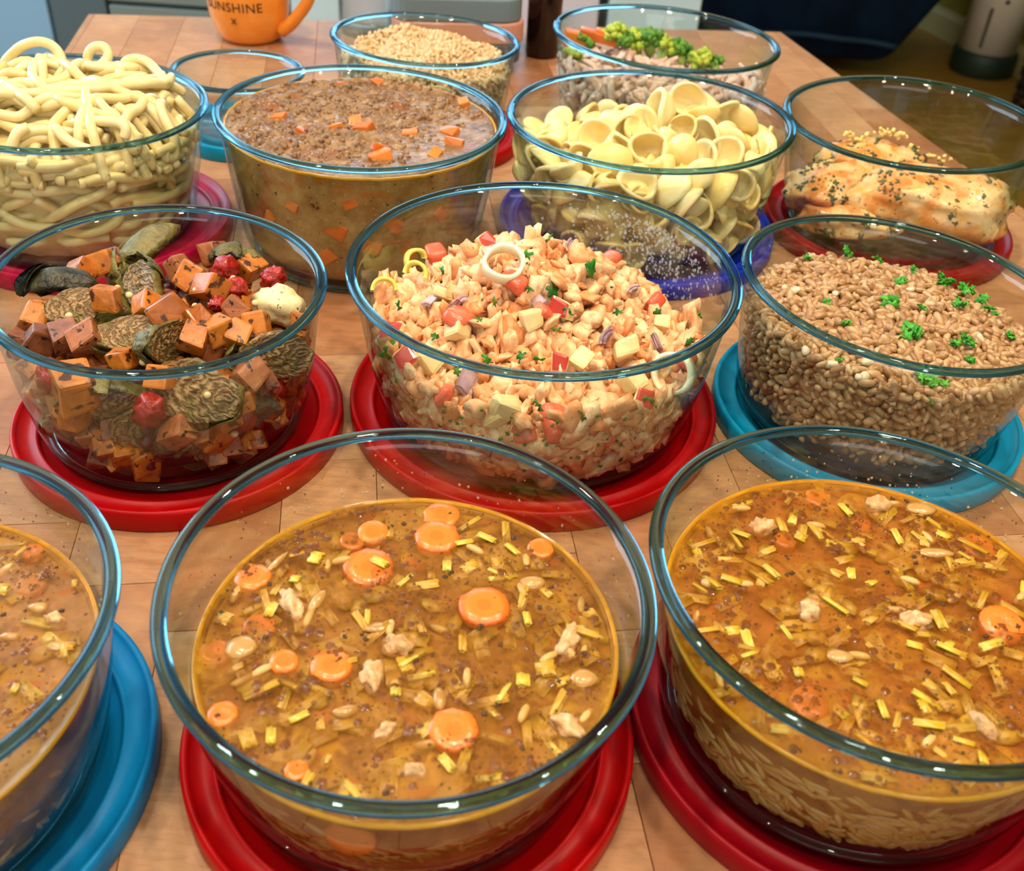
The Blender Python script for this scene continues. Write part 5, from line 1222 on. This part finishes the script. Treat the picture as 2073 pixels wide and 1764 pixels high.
for i, (px, py, s) in enumerate([(565, 243, .9), (678, 262, 1.1), (722, 251, 1.0), (736, 268, 1.1), (770, 321, 1.3), (922, 289, 1.1), (912, 266, 1.1), (940, 211, 1.0), (880, 312, .9), (690, 172, .8), (765, 165, .8), (610, 268, .7), (830, 272, .9), (770, 305, 1.0)]):
    q = loc(b, on(px, py, BW['bean'][6] + TZ + h + .001)); q.z = stz(q.x, q.y) - .0012
    if math.hypot(q.x, q.y) < R1 - .006: out.append(put('carrot_cube', cc[i % 4], b.M @ T(q) @ rotm(rn, .12) @ Matrix.Scale(s, 4)))
ordinal(out, 'orange carrot cube half sunk', 'in the brown meat stew', 'carrot', 'carrot cubes in the meat stew')
out = []
for i, (a, q, s) in enumerate([(-1.62, .052, 1.3), (-1.35, .040, 1.2), (-1.18, .058, 1.0), (-1.72, .030, 1.2), (-1.95, .066, .8), (-1.05, .033, 1.1), (-2.2, .05, .9), (-.8, .06, 1.0), (-1.5, .075, .8)]):
    out.append(put('carrot_cube', cc[i % 4], b.M @ Matrix.Rotation(a, 4, 'Z') @ T((rin(b, q) - .0046 * s * .72, 0, q)) @ Matrix.Rotation(PI / 2, 4, 'Y') @ rotm(rn, .06) @ Matrix.Scale(s, 4)))
ordinal(out, 'orange carrot cube against the glass', 'low in the meat stew', 'carrot', 'carrot cubes at the glass of the meat stew')
M_MINCE = food('minced meat', ['#5c3e22', '#7d5a38', '#98744c', '#6e4c2c'], 200, .45, .7, .5, .001)
mm = [mesh('mince_lump', *blob((.0032, .0028, .0022), .5, 1.8, i, 1), M_MINCE) for i in range(5)]; it = []
for i in range(1500):
    a, r = rn.uniform(0, 2 * PI), (R1 - .004) * math.sqrt(rn.random()); x, y = r * math.cos(a), r * math.sin(a)
    if (x * .8 - y * .5 - .02) / .04 > rn.uniform(.1, 1.3): continue
    if noise.noise(Vector((x * 50, y * 50, 9))) < rn.uniform(-.5, .2): continue
    it.append((rn.choice(mm), b.M @ T((x, y, stz(x, y) - .0004)) @ rotm(rn) @ Matrix.Scale(rn.uniform(.35, .95), 4)))
tag(put('minced_meat', merged('minced_meat', it, M_MINCE)), 'crumbled minced meat over the brown stew', 'meat', None, 'stuff')

# ------------------------------------------------------------------ rice
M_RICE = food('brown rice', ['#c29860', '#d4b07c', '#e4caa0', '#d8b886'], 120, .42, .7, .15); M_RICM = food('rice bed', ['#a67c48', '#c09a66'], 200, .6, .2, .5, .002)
b = B['rice']; rn = random.Random(111)
pl = Pile(b, lambda x, y: 0.067 + .017 * noise.noise(Vector((x * 28, y * 28, 5))) + .010 * math.exp(-((x - .0) ** 2 + (y + .03) ** 2) / .03 ** 2) + .006 * math.exp(-((x - .0) ** 2 + (y - .035) ** 2) / .04 ** 2), .006, .005, res=.0014, seed=41)
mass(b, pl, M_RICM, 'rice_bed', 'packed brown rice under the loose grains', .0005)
gm = [mesh('rice_grain', *grain(.0082, .0040, .0036, i, 0, 6, 5), M_RICE) for i in range(5)]; pts = []
for i in range(4200):
    q = pl.drop(.0032, .0026, 4, .003)
    if q: pts.append(q)
pts += pl.wall(6000, .0026, .0042)
tag(put('brown_rice', merged('brown_rice', [(rn.choice(gm), b.M @ T(p) @ rotm(rn) @ Matrix.Scale(rn.uniform(.8, 1.2), 4)) for p in pts], M_RICE)), 'clumped cooked brown rice heaped in the bowl at the back', 'rice', None, 'stuff')

# ------------------------------------------------------------------ shredded chicken with broccoli
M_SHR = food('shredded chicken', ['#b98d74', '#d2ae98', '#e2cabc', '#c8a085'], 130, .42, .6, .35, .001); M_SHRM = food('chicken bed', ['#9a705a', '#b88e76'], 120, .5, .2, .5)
M_BRO = food('broccoli bud', ['#1f5210', '#39761a', '#6a9c28', '#2a6214'], 260, .5, .6, .7, .0012); M_BROY = food('yellow broccoli bud', ['#6f9a20', '#a2b834', '#b8c84a', '#86a82a'], 260, .5, .6, .7, .0012); M_STALK = food('broccoli stalk', ['#8fb04a', '#a8c466'], 100, .4, .5, .2)
b = B['broc']; rn = random.Random(121)
pl = Pile(b, lambda x, y: .066 + .012 * math.exp(-((x + .045) ** 2 + (y + .0) ** 2) / .04 ** 2) - .012 * (y > .02) + .004 * noise.noise(Vector((x * 40, y * 40, 1))), .018, .012, seed=51)
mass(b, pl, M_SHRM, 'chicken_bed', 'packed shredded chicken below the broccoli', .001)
def floret(name_me, seed, R_=.014, mat=None):
    rn_ = random.Random(seed); V, F = [], []
    for i in range(34):
        d = Vector((rn_.gauss(0, 1), rn_.gauss(0, 1), abs(rn_.gauss(0, 1)) * .8 + .1)).normalized(); s = R_ * rn_.uniform(.22, .34)
        v, f = blob((s, s, s), .45, 3.2, seed * 40 + i, 1); c = d * R_ * rn_.uniform(.62, .85); o = len(V); V += [tuple(Vector(q) + c) for q in v]; F += [tuple(k + o for k in g_) for g_ in f]
    return mesh(name_me, V, F, mat)
fl = []
for i, (px, py, s, up, yel) in enumerate([(1320, 45, 1.05, .010, 0), (1390, 52, .9, .004, 0), (1430, 70, .9, .002, 1), (1350, 65, 1.1, .006, 1), (1290, 62, 1.0, .006, 1), (1180, 66, .9, .002, 0), (1255, 42, .8, .010, 1), (1415, 85, .8, .0, 0), (1455, 92, .7, 0, 0), (1240, 55, .7, .008, 1), (1270, 45, .7, .006, 0), (1375, 72, .9, .004, 0), (1150, 118, .8, 0, 1)]):
    p = hero(pl, px, py, .002, up, .012 * s)
    if p is None: continue
    o = empty('broccoli_floret'); o.matrix_basis = b.M @ T(p) @ rotm(rn, .18) @ Matrix.Scale(s, 4)
    put('bud_head', floret('bud_head', i, .014, M_BROY if yel else M_BRO), None, o); put('stalk', mesh('stalk', *tube([(0, 0, -.016), (.001, 0, -.008), (0, .001, .004)], lambda t: .0042 + .002 * t, 10), M_STALK), None, o); fl.append(o); pl.ex.append((p.x, p.y, p.z, .009 * s))
ordinal(fl, 'green broccoli floret', 'on the shredded chicken', 'broccoli', 'broccoli florets')
ca = []
for i, (px, py, d, az) in enumerate([(1175, 47, (.0145, .007, .0085), .1), (1215, 60, (.020, .006, .0045), -.15), (1240, 66, (.016, .005, .004), -.25)]):
    p = hero(pl, px, py, .001, .006, .012); ca.append(put('carrot_stick', mesh('carrot_stick', *chunk(d, i + 90, .1), M_CARC, False), b.M @ T(p) @ Matrix.Rotation(az, 4, 'Z') @ Matrix.Rotation(.12, 4, 'Y')))
ordinal(ca, 'bright orange carrot stick', 'beside the broccoli', 'carrot', 'carrot sticks by the broccoli')
def shred(seed):
    rn_ = random.Random(seed); L = rn_.uniform(.016, .034); P = [(L * (t - .5), .004 * math.sin(t * rn_.uniform(1, 4)), .004 * math.sin(t * rn_.uniform(1, 5))) for t in [i / 7 for i in range(8)]]; V, F = tube(P, lambda t: .0034 * (math.sin(PI * (.08 + .84 * t)) ** .6), 7)
    return [tuple(Vector(v) + .0009 * Vector((noise.noise(Vector(v) * 300), noise.noise(Vector(v) * 310), noise.noise(Vector(v) * 290)))) for v in V], F
sm_ = [mesh('chicken_shred', *shred(i), M_SHR) for i in range(8)]; pts = []
for i in range(520):
    q = pl.drop(.008, .0034, 7, .004)
    if q: pts.append(q)
pts += pl.wall(900, .004, .009)
spread(b, pl, pts, sm_, M_SHR, 'chicken_shred', 'pinkish shred of cooked chicken in the bowl with broccoli', 'chicken', 'chicken shreds', rn, 1, (.8, 1.2), rp=.007, hug=.005, stuff=('chicken_shreds', 'more shredded chicken filling the bowl with broccoli'), ori=lambda p: Euler((rn.uniform(-PI, PI), rn.gauss(0, .4), rn.uniform(0, 6.3))).to_matrix().to_4x4())

# ------------------------------------------------------------------ chicken breasts
def breast_mat():
    g = N('herb roasted chicken'); v = g.coord('Object'); n = g.noise(v, 34, 5, .6, .4)
    c = g.ramp(n, [(.28, C('#c8702c')), (.42, C('#de8e40')), (.5, C('#eab878')), (.6, C('#efca92')), (.7, C('#dd8636'))])
    c = g.mix(g.math('MULTIPLY', g.step(g.noise(v, 70, 3), .58, .68), .7), c, C('#e6a52c')); c = g.mix(g.math('MULTIPLY', g.step(g.noise(v, 160, 3), .62, .68), .8), c, C('#47472a'))
    g.bsdf(c, .33, .5, g.bump(g.noise(v, 150, 5), .5, .0015), coat=.25); return g.m
M_BREAST = breast_mat(); b = B['chick']; rn = random.Random(131); br = []
M_DH = food('green herb flake', ['#2c3414', '#44502a', '#566238'], 300, .5, .6, .3)
for i, (c, d, az, tl, lab) in enumerate([((-.048, .006, .033), (.040, .026, .013), .5, -.25, 'herbed chicken breast leaning behind the front one'), ((.026, -.018, .031), (.062, .038, .023), -.12, .06, 'large golden chicken breast with herbs lying in front'),
        ((-.036, -.028, .017), (.040, .024, .012), -.3, 0, 'pale chicken breast underneath, near the pasta bowl'), ((-.012, .038, .036), (.044, .024, .018), .12, -.05, 'chicken breast with yellow crumbs at the back of the glass bowl')]):
    V, F = ico(4); out = []
    for v in V:
        nn = noise.fractal(v * 1.5 + Vector((i * 5, 0, 0)), .8, 2, 4); taper = 1 - .32 * v.x * (1 if i != 1 else -.25); q = v * (1 + .25 * nn)
        sgn = lambda u, e: math.copysign(abs(u) ** e, u)
        out.append((sgn(q.x, .85) * d[0], sgn(q.y, .85) * d[1] * taper, sgn(q.z, .8) * d[2] * taper + .0012 * noise.noise(v * 9)))
    me = mesh('chicken_breast', out, F, M_BREAST); M = b.M @ T(c) @ Matrix.Rotation(az, 4, 'Z') @ Matrix.Rotation(tl, 4, 'Y'); o = put('chicken_breast', me, M); tag(o, lab, 'chicken', 'chicken breasts')
    it = []; fm = [mesh('herb', *flake(.0019, k + 9, 4, .0004), M_DH) for k in range(4)]
    vs = [v for v in me.vertices if v.normal.z > .1 and noise.noise(v.co * 55 + Vector((i, 0, 0))) > rn.uniform(-.1, .35)]
    for v in rn.sample(vs, min(len(vs), 260)):
        it.append((rn.choice(fm), T(v.co + v.normal * .0004) @ v.normal.to_track_quat('Z', 'Y').to_matrix().to_4x4() @ Matrix.Rotation(rn.uniform(0, 6), 4, 'Z') @ Matrix.Scale(rn.choice([.4, .7, 1.0, 1.4, 1.9]), 4)))
    put('herbs', merged('herbs', it, M_DH), None, o)['kind'] = 'stuff'
M_CRUM = food('yellow crumb', ['#e6c866', '#f2de92'], 150, .5, .6, .4)
it = [(mesh('crumb', *blob((1, .8, .7), .5, 1.6, k, 1), M_CRUM), None) for k in range(3)]; lst = []
for (px, py, n_) in [(1722, 276, 14), (1745, 282, 8), (1790, 270, 16), (1820, 272, 12), (1850, 300, 8), (1880, 318, 8), (1905, 322, 6)]:
    for k in range(n_):
        q = b.Mi @ atY(px + rn.gauss(0, 9), py + rn.gauss(0, 4), .855 if px < 1840 else .865); lst.append((rn.choice(it)[0], b.M @ T(q) @ rotm(rn) @ Matrix.Scale(rn.uniform(.0012, .003), 4)))
tag(put('yellow_crumbs', merged('yellow_crumbs', lst, M_CRUM)), 'pale yellow crumbs behind the herbed chicken breasts', 'crumbs', None, 'stuff')
